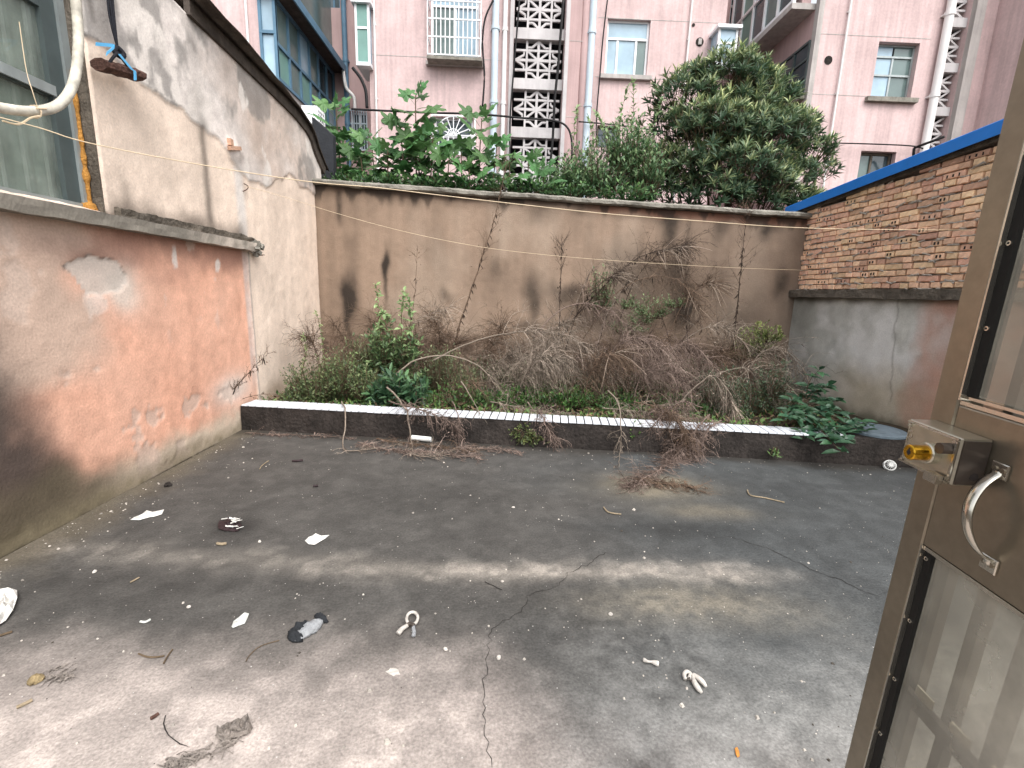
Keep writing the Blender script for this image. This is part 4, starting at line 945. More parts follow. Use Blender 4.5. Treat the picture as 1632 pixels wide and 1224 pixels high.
# ac unit near the left wing
ac = thing('air_conditioner', 'white outdoor air conditioner unit peeking above the corrugated roof', 'air conditioner', aty(496, 196, 9.6))
x0, x1, z0, z1 = rect(481, 168, 506, 196, 9.6)
part('casing', MB().box(x0, x1, 9.6, 9.95, z0, z1), M_['white_paint'], ac)
g_ = MB()
for i in range(4): zq = z0 + .05 + (z1 - z0 - .1) * i / 3; g_.box(x1 + .001, x1 + .012, 9.63, 9.92, zq - .008, zq + .008)
for i in range(4): yq_ = 9.64 + .27 * i / 3; g_.box(x1 + .013, x1 + .022, yq_ - .008, yq_ + .008, z0 + .04, z1 - .04)
part('grille', g_, M_['white_paint'], ac); part('fan_recess', MB().box(x1 - .002, x1 + .0008, 9.64, 9.91, z0 + .04, z1 - .04), M_['interior_dark'], ac)

# ------------------------------------------------------------------ plants
def rv(): return Vector((rng.gauss(0, 1), rng.gauss(0, 1), rng.gauss(0, 1))).normalized()
def leaf(mb, b, d, up, L, W, col, droop=.12, fold=.12):
    d = d.normalized(); s = d.cross(up)
    s = s.normalized() if s.length > 1e-3 else Vector((1, 0, 0)); n = s.cross(d)
    m1 = b + d * (L * .38) + n * (.02 * L); m2 = b + d * (L * .72) - n * (droop * L * .35); t = b + d * L - n * (droop * L)
    f = n * (fold * W)
    mb.add([b, m1 - s * W / 2 + f, m1, m1 + s * W / 2 + f, m2 - s * W * .38 + f, m2, m2 + s * W * .38 + f, t],
           [(0, 2, 1), (0, 3, 2), (1, 2, 5, 4), (2, 3, 6, 5), (4, 5, 7), (5, 6, 7)], col)
def leaf2(mb, b, d, up, L, W, col):
    d = d.normalized(); s = d.cross(up); s = s.normalized() if s.length > 1e-3 else Vector((1, 0, 0))
    n = s.cross(d)
    mb.add([b, b + d * L * .5 - s * W / 2, b + d * L - n * L * .12, b + d * L * .5 + s * W / 2], [(0, 3, 2, 1)], col)
def mixcol(a, b, t, j=.12):
    k = 1 + rng.uniform(-j, j); return tuple((a[i] * (1 - t) + b[i] * t) * k for i in range(3))
GD, GM, GL = C(64, 88, 64), C(124, 144, 100), C(200, 206, 148)
def px_size(px, Y): return px / F * Y

# big evergreen with whorled narrow leaves
def whorl_tree(label, trunk_px, clumps, Y, leafL, per, wh):
    base = aty(trunk_px[0], trunk_px[1], Y); base.z = -.03
    t = thing('evergreen_tree', label, 'tree', base)
    tk = MB(); crown = MB(); topc = aty(1170, 215, Y)
    tk.tube(smooth_path([base, base + Vector((.05, 0, 1.2)), base.lerp(topc, .6), topc]), [.11 - .07 * i / 24 for i in range(25)], 8)
    for (px, py, r, dy) in clumps:
        c = aty(px, py, Y + dy); R = px_size(r, Y)
        tk.tube(smooth_path([base + Vector((0, 0, 1.6)), base.lerp(c, .6) + Vector((0, 0, .2)), c], 5), [.03 - .0022 * i for i in range(11)], 5)
        for i in range(int(wh * (r / 55) ** 2)):
            v = rv(); v.z = abs(v.z) * .95 - .15 if rng.random() < .8 else v.z
            v.y = v.y if v.y < .3 else -v.y
            v.normalize(); rad = R * rng.uniform(.62, 1.08)
            p = c + Vector((v.x * rad * 1.1, v.y * rad, v.z * rad * .8)); ax = (v * .8 + Vector((0, 0, .75)) + rv() * .25).normalized()
            tip = max(0, min(1, (v.z * .9 + rng.uniform(-.25, .45)) * (rad / R)))
            for k in range(per):
                a = 2 * math.pi * k / per + rng.uniform(-.3, .3); s1 = ax.orthogonal().normalized(); s2 = ax.cross(s1)
                sp = rng.uniform(.35, 1.35); inner = k % 3 == 0
                d = (ax * (1.1 - .55 * sp + (.5 if inner else 0)) + (s1 * math.cos(a) + s2 * math.sin(a)) * sp * .9)
                cc = mixcol(GD, GL if inner else GM, min(1, tip * (1.0 if inner else .8)), .18)
                leaf(crown, p - ax * rng.uniform(0, .04), d, ax, leafL * rng.uniform(.7, 1.15), leafL * .16, cc, droop=rng.uniform(.05, .25))
            tk.tube([p - ax * .22, p], [.007, .005], 3)
    part('trunk', tk, M_['bark'], t); part('crown', crown, M_['leaf_tree'], t, kind='stuff')
whorl_tree('large dark evergreen tree with whorled narrow leaves behind the wall', (1170, 300),
           [(1150, 135, 55, 0), (1088, 165, 48, -.1), (1205, 160, 48, .1), (1255, 210, 40, 0), (1062, 205, 38, .2), (1125, 215, 60, -.4), (1205, 225, 62, -.3), (1283, 248, 38, .1),
            (1170, 275, 58, -.5), (1095, 280, 52, -.3), (1250, 285, 42, 0), (1060, 265, 38, .1), (1305, 275, 24, .2), (1218, 300, 40, -.4), (1140, 310, 40, -.6), (1180, 120, 30, 0), (1290, 320, 22, .1), (1120, 130, 28, 0),
            (1080, 310, 40, -.2), (1200, 325, 40, -.2), (1260, 325, 34, -.1), (1150, 250, 60, .2), (1222, 215, 46, .3), (1100, 230, 50, .3), (1180, 185, 48, -.1), (1050, 300, 34, -.3)], 9.0, .180, 12, 110)

# fig plants: upright stems with big lobed leaves
mat('fig_leaf', C(74, 110, 64), .45, .15, 14, .1, 60, orand=.32, hue=.02, spec=.4)
mat('shrub_leaf', C(54, 86, 62), .4, .15, 14, .1, 60, orand=.35, hue=.02, spec=.45)
for nm in ('fig_leaf', 'shrub_leaf'):
    nt = M_[nm].node_tree; b = nt.nodes['Principled BSDF']; out = nt.nodes['Material Output']
    tl = nt.nodes.new('ShaderNodeBsdfTranslucent'); ms = nt.nodes.new('ShaderNodeMixShader'); ms.inputs[0].default_value = .22
    nt.links.new(b.inputs['Base Color'].links[0].from_socket, tl.inputs['Color']); nt.links.new(b.outputs[0], ms.inputs[1]); nt.links.new(tl.outputs[0], ms.inputs[2]); nt.links.new(ms.outputs[0], out.inputs['Surface'])
def lobed_leaf(seed):
    r = random.Random(seed); mb = MB(); vs = [Vector((0, 0, 0))]; n = 34
    for i in range(n + 1):
        a = -2.5 + 5.0 * i / n
        lob = .46 + .54 * abs(math.cos(a * 1.5 * 2)) ** .8
        rr = lob * (1.0 - .28 * abs(a) / 2.35) * r.uniform(.95, 1.05)
        x, y = rr * math.sin(a) * .62, .28 + rr * math.cos(a) * .72
        vs.append(Vector((x, y, -.28 * (x * x + (y - .3) ** 2) + .08 * abs(math.cos(a * 3)) - .06 + .03 * r.uniform(-1, 1))))
    vs[0] = Vector((0, .12, 0)); vs.append(Vector((0, .38, .02)))
    fs = [(len(vs) - 1, i, i + 1) for i in range(1, n + 1)] + [(len(vs) - 1, 0, 1), (len(vs) - 1, n + 1, 0)]
    mb.add(vs, fs); mb.tube([(0, -.35, -.05), (0, -.1, 0), (0, .14, 0.002)], .012, 4)
    return mb.mesh('leaf', M_['fig_leaf'])
LOB = [lobed_leaf(i) for i in range(4)]
def orient(p, d, up, s):
    d = d.normalized(); x = d.cross(up); x = x.normalized() if x.length > 1e-3 else Vector((1, 0, 0)); z_ = x.cross(d)
    return Matrix.Translation(p) @ Matrix((x, d, z_)).transposed().to_4x4() @ Matrix.Scale(s, 4)
def fig(label, stems, Y, n, s0, group='fig plants behind the wall'):
    b = aty(stems[0][-1][0], 300, Y); b.z = -.03
    t = thing('fig_plant', label, 'plant', b); st = MB()
    for sp in stems:
        top = aty(*sp[0], Y + rng.uniform(-.2, .2)); bot = Vector((aty(*sp[1], Y).x, Y, 1.2)) if len(sp) > 1 else Vector((top.x, Y, 1.2))
        pts = smooth_path([bot, bot.lerp(top, .5) + Vector((rng.uniform(-.05, .05), 0, 0)), top]); st.tube(pts, [.022 - .014 * i / (len(pts) - 1) for i in range(len(pts))], 6)
        L = len(pts) - 1
        for i in range(n):
            tt_ = 1 - (i / n) ** 1.15 * .70; k = tt_ * L; p = pts[int(k)].lerp(pts[min(int(k) + 1, L)], k % 1)
            a = i * 2.4 + rng.uniform(-.4, .4); o = Vector((math.cos(a), math.sin(a), 0)); e = .95 if i < 5 else .25 + rng.uniform(-.3, .35)
            d = (o + Vector((0, 0, e))).normalized(); s = s0 * (rng.uniform(.65, .85) if i < 4 else rng.uniform(.8, 1.25))
            piece('leaf', rng.choice(LOB), orient(p + d * s * .42, d, (Vector((0, -.8, 1)) + rv() * .35).normalized(), s), t)
    if len(stems) and st.v: part('stem', st, M_['bark'], t)
fig('tall fig plant with big lobed leaves, highest of the row behind the wall', [[(662, 152), (672, 300)], [(638, 200), (655, 300)], [(690, 215), (684, 300)], [(668, 230), (668, 300)], [(648, 255), (650, 300)]], 8.2, 32, .30)
fig('fig plant with big lobed leaves in front of the lattice edge', [[(768, 188), (760, 300)], [(792, 232), (775, 300)], [(735, 240), (745, 300)], [(765, 255), (762, 300)]], 8.0, 30, .29)
fig('fig plant next to the black sheet at the wall corner', [[(535, 172), (545, 300)], [(556, 225), (550, 300)], [(535, 245), (538, 300)]], 8.4, 30, .30)
fig('short fig plant between the corner and the tallest one', [[(592, 222), (600, 300)], [(618, 240), (610, 300)], [(575, 250), (585, 300)]], 8.1, 28, .28)
fig('low fig plant with pale leaves below the lattice', [[(842, 258), (840, 300)], [(812, 258), (815, 300)], [(868, 268), (860, 300)]], 7.9, 22, .26)
fig('low fig plant filling the gap under the fan window', [[(715, 255), (715, 300)], [(748, 270), (745, 300)], [(690, 270), (690, 300)]], 7.8, 26, .26)

# bushes of small leaves
def bush(name, label, Y, blobs, n, L, W, cols, cat='shrub', twigs=8, base=None, depth=.25, sprig=(), upb=.5, two=True):
    b0 = base or aty(blobs[0][0], blobs[0][1], Y); bz = Vector((b0.x, Y, .15 if Y < YB else -.03))
    t = thing(name, label, cat, bz); mb = MB(); st = MB(); tot = sum(q[2] * q[3] for q in blobs)
    for (px, py, rx, ry) in blobs:
        c = aty(px, py, Y); RX, RZ = px_size(rx, Y), px_size(ry, Y); RY = max(depth, min(RX, RZ) * .8)
        m = int(n * rx * ry / tot)
        for i in range(max(4, m // 7)):
            v = rv() * rng.uniform(.25, 1.0) ** .5; tip = c + Vector((v.x * RX, v.y * RY, v.z * RZ))
            o = c + Vector((v.x * RX * .4, v.y * RY * .4, -RZ * .9)); o.z = max(o.z, bz.z if Y < YB else 1.0)
            d0 = (tip - o); q = o + d0 * .55
            if i % 2 == 0: st.tube([o, q, tip], [.005, .004, .0015], 3)
            for k in range(7):
                s = rng.uniform(.35, 1.0); p = o.lerp(tip, s) + rv() * RX * .05
                d = (rv() + d0.normalized() * .6 + Vector((0, -.25, upb * .6))).normalized()
                cc = mixcol(cols[0], cols[1], rng.random() ** 1.3 * (.35 + .65 * max(0, min(1, (p.z - c.z) / (2 * RZ) + .5))) , .2)
                l_ = L * rng.uniform(.6, 1.25)
                (leaf2 if two else leaf)(mb, p, d, (Vector((0, -.4, 1)) + rv() * .5).normalized(), l_, l_ * W / L, cc)
    for path in sprig:
        pts = pxpath(path, Y, 8); st.tube(pts, [.006 - .0045 * i / (len(pts) - 1) for i in range(len(pts))], 4)
        for i, p in enumerate(pts[len(pts) // 5:]):
            for k in range(3):
                l_ = L * rng.uniform(.7, 1.3); leaf(mb, p + rv() * .01, rv() + Vector((0, -.2, .5)), (Vector((0, -.5, 1)) + rv() * .3).normalized(), l_, l_ * W / L, mixcol(cols[0], cols[1], rng.uniform(.4, 1), .15))
    part('stem', st, M_['bark'], t); part('foliage', mb, M_['leaf_tree'], t, kind='stuff'); return t
bush('privet_shrub', 'loose light green privet shrub between figs and evergreen tree', 8.3, [(960, 265, 75, 45), (1000, 225, 45, 45), (915, 280, 50, 28), (1030, 260, 40, 50), (880, 290, 40, 18)], 9000, .078, .036, (C(66, 98, 66), C(152, 176, 124)), upb=.9, depth=.5,
     sprig=[[(1005, 210), (1010, 170), (1008, 128)], [(985, 220), (990, 180), (1000, 140)], [(915, 260), (915, 210), (920, 172)], [(940, 260), (945, 220), (938, 190)], [(1030, 215), (1045, 190), (1055, 160)], [(975, 230), (960, 200), (950, 180)]])
bush('low_shrub', 'low dark green growth along the top of the back wall', 7.7, [(600, 290, 70, 16), (720, 292, 80, 14), (820, 296, 70, 14), (910, 304, 60, 14), (1000, 308, 60, 18), (540, 285, 30, 14)], 4200, .08, .04, (C(40, 70, 42), C(104, 140, 80)), depth=.2)
# planter greenery
bush('leafy_shrub', 'small-leaved green bush at the left end of the planter', 5.3, [(500, 605, 55, 40), (480, 630, 40, 22), (545, 590, 40, 40), (520, 635, 40, 20), (585, 610, 40, 30)], 5200, .042, .018, (C(56, 74, 44), C(140, 152, 104)), depth=.3,
     sprig=[[(520, 600), (515, 550), (505, 500)], [(480, 600), (488, 560), (483, 535)]])
bush('tall_weed', 'tall broad-leaved weed rising behind the left bush', 5.8, [(612, 545, 30, 40), (650, 555, 35, 30), (600, 590, 50, 35), (650, 595, 45, 25)], 2400, .075, .034, (C(54, 78, 48), C(150, 176, 120)), depth=.25, upb=.7,
     sprig=[[(612, 590), (606, 520), (600, 455)], [(640, 560), (640, 500), (645, 465)], [(655, 590), (655, 520), (652, 480)], [(622, 560), (612, 500), (618, 510)]])
bush('dark_weed', 'dark green long-leaved weed clump at the kerb, near the pipe', 5.15, [(630, 615, 35, 28), (660, 622, 30, 24), (605, 628, 22, 18)], 700, .11, .032, (C(34, 62, 44), C(96, 132, 88)), depth=.2, two=False)
bush('ground_weeds', 'bright green low weeds behind the middle of the kerb', 5.3, [(740, 630, 50, 22), (820, 630, 60, 20), (900, 630, 60, 18), (985, 640, 55, 18), (1080, 645, 50, 18), (690, 635, 40, 16), (1150, 655, 50, 14), (570, 640, 50, 12)], 6500, .05, .022, (C(36, 68, 32), C(98, 132, 66)), depth=.35, upb=.9)
bush('climbing_vine', 'pale green vine on the dead stalks against the back wall', 6.6, [(1040, 488, 38, 22), (1000, 480, 20, 14), (960, 460, 26, 40), (1075, 478, 22, 14), (1020, 505, 30, 14), (1000, 520, 40, 14)], 2600, .045, .016, (C(74, 96, 62), C(152, 168, 122)), depth=.2)
bush('yellow_green_bush', 'yellowish green bush near the right planter corner', 6.2, [(1200, 545, 32, 28), (1225, 530, 22, 18), (1180, 560, 22, 16)], 1500, .05, .017, (C(70, 84, 44), C(150, 160, 92)), depth=.25, upb=.9,
     sprig=[[(1200, 540), (1205, 525), (1208, 515)], [(1235, 560), (1240, 535), (1242, 522)]])
bush('tangled_bush', 'tangled grey-green small-leaved bush left of the dark shrub', 5.3, [(1190, 630, 55, 40), (1150, 610, 45, 40), (1230, 600, 40, 40), (1160, 650, 45, 22), (1250, 640, 40, 30)], 5200, .038, .015, (C(50, 70, 50), C(104, 124, 92)), depth=.3)
bush('mixed_weeds', 'dull green weeds between the tall weed and the arching branches', 5.9, [(700, 580, 45, 40), (600, 560, 45, 40), (740, 600, 40, 30), (560, 570, 40, 40)], 4600, .045, .016, (C(70, 82, 54), C(140, 146, 108)), depth=.3, upb=.8)
bush('backdrop_weeds', 'dull green weeds under the twig mass along the back wall', 6.3, [(830, 600, 60, 35), (930, 600, 60, 35), (1030, 600, 60, 35), (1120, 590, 40, 35), (780, 590, 40, 35)], 6000, .045, .016, (C(62, 74, 50), C(126, 134, 98)), depth=.3, upb=.8)
gc = MB()
for i in range(9000):
    x = rng.uniform(XL + .03, 3.9); y0 = kerb_y(x) + KW; y = y0 + (YB - .05 - y0) * rng.random() ** 1.4; dead_ = rng.random() < .5
    l_ = rng.uniform(.03, .08)
    leaf2(gc, Vector((x, y, soil_z(x, y) + rng.uniform(0, .05))), rv() * .8 + Vector((0, 0, .15 if dead_ else .8)), (Vector((0, -.4, 1)) + rv() * .5).normalized(), l_, l_ * .38, mixcol(C(92, 74, 56), C(140, 118, 92), rng.random()) if dead_ else mixcol(C(46, 72, 38), C(112, 142, 76), rng.random()))
solo('ground_cover', gc, M_['leaf_tree'], 'leaf litter and tiny weeds covering the planter soil', 'ground cover', (0, 5.5, .17), kind='stuff')
bush('trailing_weed', 'small-leaved weed spilling over the kerb beside the pale pipe', 4.42, [(838, 690, 34, 22), (850, 705, 24, 10)], 900, .030, .016, (C(58, 74, 42), C(132, 140, 86)), depth=.10)
bush('seedling', 'thin green seedling hanging over the kerb middle', 4.35, [(1012, 690, 16, 26)], 130, .034, .018, (C(56, 86, 46), C(120, 146, 82)), depth=.06)
bush('sprout', 'tiny grass sprout in the joint at the kerb foot, right', 4.10, [(1235, 728, 9, 6)], 40, .05, .012, (C(62, 92, 46), C(120, 150, 80)), depth=.04, upb=1.2)
# dark leafy shrub spilling over the kerb on the right: every leaf its own piece
lf = MB(); leaf(lf, Vector((0, 0, 0)), Vector((0, 1, 0)), Vector((0, 0, 1)), 1, .40, (1, 1, 1), .18, .14); lf.c = None
LEAF = lf.mesh('leaf', M_['shrub_leaf'])
dk = thing('broadleaf_shrub', 'dark green broad-leaved shrub spilling over the right end of the kerb', 'shrub', (3.05, 4.8, .2)); st = MB()
root = Vector((3.15, 4.75, .2))
tips = [(1305, 590), (1290, 615), (1320, 615), (1275, 635), (1310, 640), (1335, 640), (1260, 655), (1285, 655), (1315, 665), (1345, 665), (1365, 680), (1335, 690), (1300, 675), (1270, 670), (1325, 705), (1350, 708), (1310, 700), (1375, 690), (1385, 680), (1290, 690), (1262, 640), (1250, 670), (1300, 625), (1325, 650), (1280, 700), (1340, 720), (1318, 685), (1355, 690), (1298, 655)]
for (px, py) in tips:
    Yt = 4.78 - .85 * max(0, (py - 630) / 90) + rng.uniform(-.12, .12)
    tip = aty(px, py, Yt); pts = smooth_path([root + Vector((rng.uniform(-.2, .25), rng.uniform(-.1, .1), 0)), root.lerp(tip, .55) + Vector((0, 0, .10)), tip], 5)
    st.tube(pts, [.006 - .0004 * i for i in range(len(pts))], 4)
    for i in range(9):
        p = pts[-1 - i // 2] if i < 8 else pts[-4]
        a = i * 2.4 + rng.uniform(-.5, .5); o = Vector((math.cos(a), math.sin(a), rng.uniform(-.15, .5)))
        if i == 0: o = Vector((rng.uniform(-.3, .3), -.5, .6))
        piece('leaf', LEAF, orient(p, (o + Vector((0, -.25, 0))).normalized(), (Vector((0, -.55, 1)) + rv() * .25).normalized(), rng.uniform(.10, .165)), dk)
part('stem', st, M_['bark'], dk)

# dead stalks with drooping feathery twigs
TONES = {'pink': (C(74, 62, 56), C(148, 130, 120)), 'grey': (C(78, 70, 62), C(166, 152, 138)), 'dark': (C(44, 37, 33), C(82, 70, 62)), 'brown': (C(66, 54, 45), C(124, 104, 88))}
def dead(label, path, Y, r0, n_tw, tl, tone='pink', t0=.35, droop=.9, sub=4, spread=.8, Y1=None, flaky=0, tip_bias=1.0, fan=0, name='dead_weed'):
    Y1 = Y if Y1 is None else Y1; m = len(path)
    def place(a, b, yy):
        p = aty(a, b, yy); f = atz(a, b, .02)
        if f.y < kerb_y(f.x) - .03 and f.y > 0 and b > 600: return f                      # lies on the floor
        if p.y < kerb_y(p.x) + KW and p.z < KZ + .03:                                    # hangs in front of the kerb face
            y_ = kerb_y(p.x) - .07
            for _ in range(3): p = aty(a, b, y_); y_ = kerb_y(p.x) - .07
        return p
    pts = smooth_path([place(a, b, Y + (Y1 - Y) * i / max(1, m - 1)) for i, (a, b) in enumerate(path)], 8)
    pts = [p + Vector((mnoise.noise(p * 9) * .012, 0, mnoise.noise(p * 7 + Vector((5, 0, 0))) * .010)) for p in pts]
    for p in pts:
        if kerb_y(p.x) - .03 < p.y < kerb_y(p.x) + KW + .02 and p.z < KZ + .025: p.z = KZ + .025
    t = thing(name, label, 'dead plant', pts[0]); A, B = TONES[tone]
    L = len(pts) - 1; st = MB(); st.tube(pts, [r0 * (1 - .75 * i / L) for i in range(L + 1)], 5, col=mixcol(A, B, .5))
    part('stem', st, M_['bark_dead_plain'], t, smooth=True); tw = MB()
    def strand(p, d, length, rad, dr, nseg, col, wob=.30):
        q = [p]; v = d.normalized(); sl_ = length / nseg
        for k in range(nseg):
            v = (v + Vector((0, 0, -dr * .28)) + rv() * wob).normalized(); q.append(q[-1] + v * sl_)
            if q[-1].z < .01: q[-1].z = .01 + rng.random() * .01
        tw.tube(q, [rad * (1 - .7 * k / nseg) for k in range(nseg + 1)], 3, col=col, cap=False); return q
    for i in range(n_tw):
        s = t0 + (1 - t0) * rng.random() ** (1 / tip_bias); k = s * L; p = pts[min(int(k), L - 1)].lerp(pts[min(int(k) + 1, L)], k % 1)
        tg = (pts[min(int(k) + 1, L)] - pts[max(int(k) - 1, 0)]).normalized()
        col = mixcol(A, B, rng.random() ** 1.6); d = tg * .7 + rv() * spread + Vector((0, 0, .15))
        q = strand(p, d, tl * rng.uniform(.5, 1.2), .0030, droop, 6, col)
        for j in range(sub):
            b = rng.choice(q[1:]); s2 = strand(b, (q[-1] - q[0]).normalized() + rv() * .9, tl * rng.uniform(.18, .45), .0017, droop, 4, col)
            for _ in range(2): strand(rng.choice(s2[1:]), rv() + (s2[-1] - s2[0]).normalized(), tl * rng.uniform(.06, .16), .0012, droop * .6, 2, mixcol(A, B, rng.random()))
    for i in range(n_tw):          # withered leaf scraps caught in the twigs
        k = (t0 + (1 - t0) * rng.random()) * L; p = pts[int(k)] + rv() * tl * .4 + Vector((0, 0, -tl * .25)); l_ = rng.uniform(.015, .04)
        if p.z > .03: leaf2(tw, p, rv(), rv(), l_, l_ * .4, mixcol(A, B, rng.random()))
    for i in range(fan):           # straight fan of old side shoots at the bent tip
        k = (.80 + .2 * rng.random()) * L; p = pts[int(k)]; tg = (pts[-1] - pts[-4]).normalized()
        strand(p, tg * .7 + rv() * .75 + Vector((0, -.2, -.35)), tl * rng.uniform(.6, 1.15), .0032, .25, 7, mixcol(B, C(188, 172, 156), rng.random()), .07)
    for i in range(flaky):         # withered leaves still hugging the stalk
        k = (.1 + .85 * rng.random()) * L; p = pts[int(k)]
        leaf(tw, p, rv() * .5 + Vector((0, 0, -1)), rv(), rng.uniform(.05, .11), .014, mixcol(TONES['dark'][0], TONES['dark'][1], rng.random()))
    part('twigs', tw, M_['bark_dead_plain'], t, kind='stuff')
mat('bark_dead_plain', (1, 1, 1), .95, .25, 30, .3, 120, attr=True, spec=.15)
dead('thin dead stalk standing at the left of the back wall', [(640, 620), (652, 530), (662, 460), (665, 395)], 6.5, .008, 8, .22, 'brown', .55, -.2, 2, .6, flaky=10)
dead('tallest leaning dead stalk with withered leaves, reaching above the wall', [(712, 590), (735, 510), (762, 430), (790, 340), (808, 255)], 6.5, .013, 26, .30, 'brown', .45, -.1, 3, .6, flaky=90)
dead('straight dead stalk right of the tallest leaning one', [(890, 575), (892, 500), (894, 440), (896, 385)], 6.6, .010, 18, .25, 'dark', .6, -.4, 3, .6, flaky=36)
dead('dead stalk leaning right under the vine', [(885, 550), (930, 490), (985, 435), (1030, 405), (1100, 392)], 6.6, .012, 46, .36, 'dark', .45, .5, 4, .8, flaky=60, fan=16)
dead('pale thin dead stalk crossing the leaning one', [(890, 545), (915, 490), (935, 445), (946, 425)], 6.4, .008, 8, .18, 'grey', .5, .2, 2, .6, flaky=12)
dead('dead stalk forked behind the green vine', [(950, 560), (965, 505), (990, 465), (1005, 440)], 6.5, .009, 10, .2, 'grey', .4, .3, 3, .7, flaky=30)
dead('upright dead stalk right of the vine', [(1098, 575), (1094, 510), (1092, 460), (1093, 425)], 6.6, .010, 22, .3, 'dark', .45, .1, 3, .8, flaky=34)
dead('slanting dead stalk crossing the upright one', [(1075, 570), (1060, 520), (1052, 495)], 6.5, .009, 6, .2, 'dark', .4, .3, 2, .7, flaky=16)
dead('dead stalk slanting right behind the twig mass', [(1078, 570), (1095, 530), (1120, 500)], 6.5, .008, 10, .2, 'dark', .3, .3, 2, .7, flaky=12)
dead('slender upright dead stalk near the right end of the back wall', [(1165, 590), (1173, 510), (1180, 440), (1188, 355)], 6.6, .012, 16, .32, 'dark', .6, -.3, 3, .6, flaky=60)
dead('fan of fine dead twigs high on the back wall', [(985, 520), (1010, 450), (1050, 405), (1095, 390)], 6.75, .008, 60, .42, 'dark', .5, .35, 4, 1.0, fan=24)
dead('arching dead branch with feathery end at the left', [(590, 610), (625, 550), (665, 510), (720, 488)], 5.9, .008, 26, .30, 'grey', .55, .3, 3, .9, flaky=14, fan=16)
dead('arching dead branch low over the middle of the planter', [(630, 600), (660, 575), (715, 567), (765, 585), (800, 625), (840, 650)], 5.3, .011, 40, .35, 'grey', .55, .9, 4, .8, flaky=20, fan=12)
dead('long arching dead branch with hanging feathery twigs, left of middle', [(690, 575), (740, 550), (800, 533), (860, 528), (920, 545), (970, 590)], 5.6, .011, 120, .5, 'grey', .4, 1.1, 5, .8, fan=26)
dead('high arching dead branch in the middle of the planter', [(850, 540), (885, 500), (925, 484), (970, 495), (1010, 530), (1040, 570)], 6.0, .010, 90, .42, 'pink', .4, 1.0, 5, .9, fan=26)
dead('pinkish mass of dead twigs in the middle of the planter', [(960, 640), (965, 580), (1000, 540), (1045, 548), (1085, 590)], 5.5, .010, 170, .48, 'pink', .35, 1.0, 5, 1.0, fan=24)
dead('dense reddish clump of dead twigs right of the middle', [(1010, 650), (1020, 600), (1050, 590), (1090, 610)], 5.2, .009, 150, .36, 'pink', .3, .8, 5, 1.1)
dead('dense reddish clump of dead twigs behind the arching branches', [(870, 640), (890, 590), (930, 565), (970, 580)], 5.7, .009, 140, .42, 'pink', .3, .9, 5, 1.1)
dead('dead branch drooping over the right part of the kerb', [(1085, 640), (1115, 610), (1140, 600), (1160, 625), (1170, 660)], 5.0, .009, 80, .40, 'grey', .35, 1.6, 4, .8, fan=22)
dead('grey dead branch arching towards the right wall', [(1110, 620), (1160, 590), (1210, 590), (1250, 620), (1275, 650)], 5.3, .009, 110, .40, 'grey', .3, 1.0, 5, .9, fan=20)
dead('fine grey dead twigs in the right corner of the planter', [(1180, 620), (1210, 565), (1250, 560), (1290, 600)], 5.9, .008, 90, .38, 'grey', .3, .9, 5, .9)
dead('brown dead weeds in the left corner behind the bush', [(560, 610), (555, 570), (545, 535), (530, 515)], 6.3, .008, 70, .34, 'brown', .2, .4, 4, 1.1)
dead('brown withered weeds at the foot of the tallest stalk', [(690, 630), (680, 590), (665, 560), (655, 540)], 5.9, .008, 130, .34, 'brown', .15, .4, 4, 1.2)
dead('grey withered weeds left of the middle arching branches', [(770, 640), (785, 600), (800, 575), (820, 560)], 5.8, .008, 140, .36, 'grey', .15, .7, 4, 1.2)
dead('brown withered weeds behind the dense reddish clumps', [(1000, 620), (1005, 580), (1020, 555), (1060, 540)], 6.1, .008, 140, .40, 'brown', .15, .5, 4, 1.2)
dead('dull withered weeds under the upright right stalk', [(1130, 630), (1135, 590), (1150, 565), (1170, 555)], 6.0, .008, 130, .38, 'brown', .15, .5, 4, 1.2)
dead('withered weeds under the bent branches by the dark clump', [(700, 650), (715, 630), (735, 615), (760, 610)], 5.2, .007, 90, .28, 'brown', .15, .6, 4, 1.2)
dead('feathery grey twigs drooping left of the reddish clumps', [(820, 650), (835, 600), (860, 570), (895, 575)], 5.3, .008, 130, .40, 'grey', .3, 1.2, 5, .9)
dead('tall brown weed skeleton behind the tall green weed', [(640, 620), (632, 570), (615, 530), (590, 510)], 6.4, .008, 170, .42, 'brown', .15, .3, 4, 1.3)
dead('brown weed skeleton left of the tallest stalk foot', [(690, 610), (700, 560), (700, 530), (690, 505)], 6.4, .008, 170, .42, 'brown', .15, .3, 4, 1.3)
dead('brown weed skeleton right of the tallest stalk foot', [(770, 610), (775, 570), (790, 540), (800, 520)], 6.45, .008, 170, .42, 'brown', .15, .3, 4, 1.3)
dead('grey weed skeleton below the straight dead stalk', [(860, 610), (865, 570), (880, 535), (900, 515)], 6.4, .008, 170, .42, 'grey', .15, .5, 4, 1.3)
dead('pinkish spray of twigs arching to the right of the mass', [(1040, 600), (1065, 560), (1100, 550), (1135, 580), (1150, 615)], 5.5, .009, 150, .42, 'pink', .3, 1.0, 5, 1.0, fan=22)
dead('dark twig tangle leaning over the tiles right of the middle', [(1120, 650), (1090, 640), (1060, 655), (1040, 680)], 4.9, .008, 90, .24, 'pink', .2, .9, 4, 1.0, Y1=4.3)
dead('reddish twig tangle over the tiles above the pipe', [(620, 640), (660, 650), (700, 665), (730, 680)], 4.85, .007, 80, .20, 'pink', .2, .9, 4, 1.0, Y1=4.4)
dead('reddish twig litter along the kerb foot at far left', [(390, 690), (440, 692), (500, 694), (560, 698)], 4.6, .004, 60, .12, 'pink', .05, 1.2, 3, 1.0)
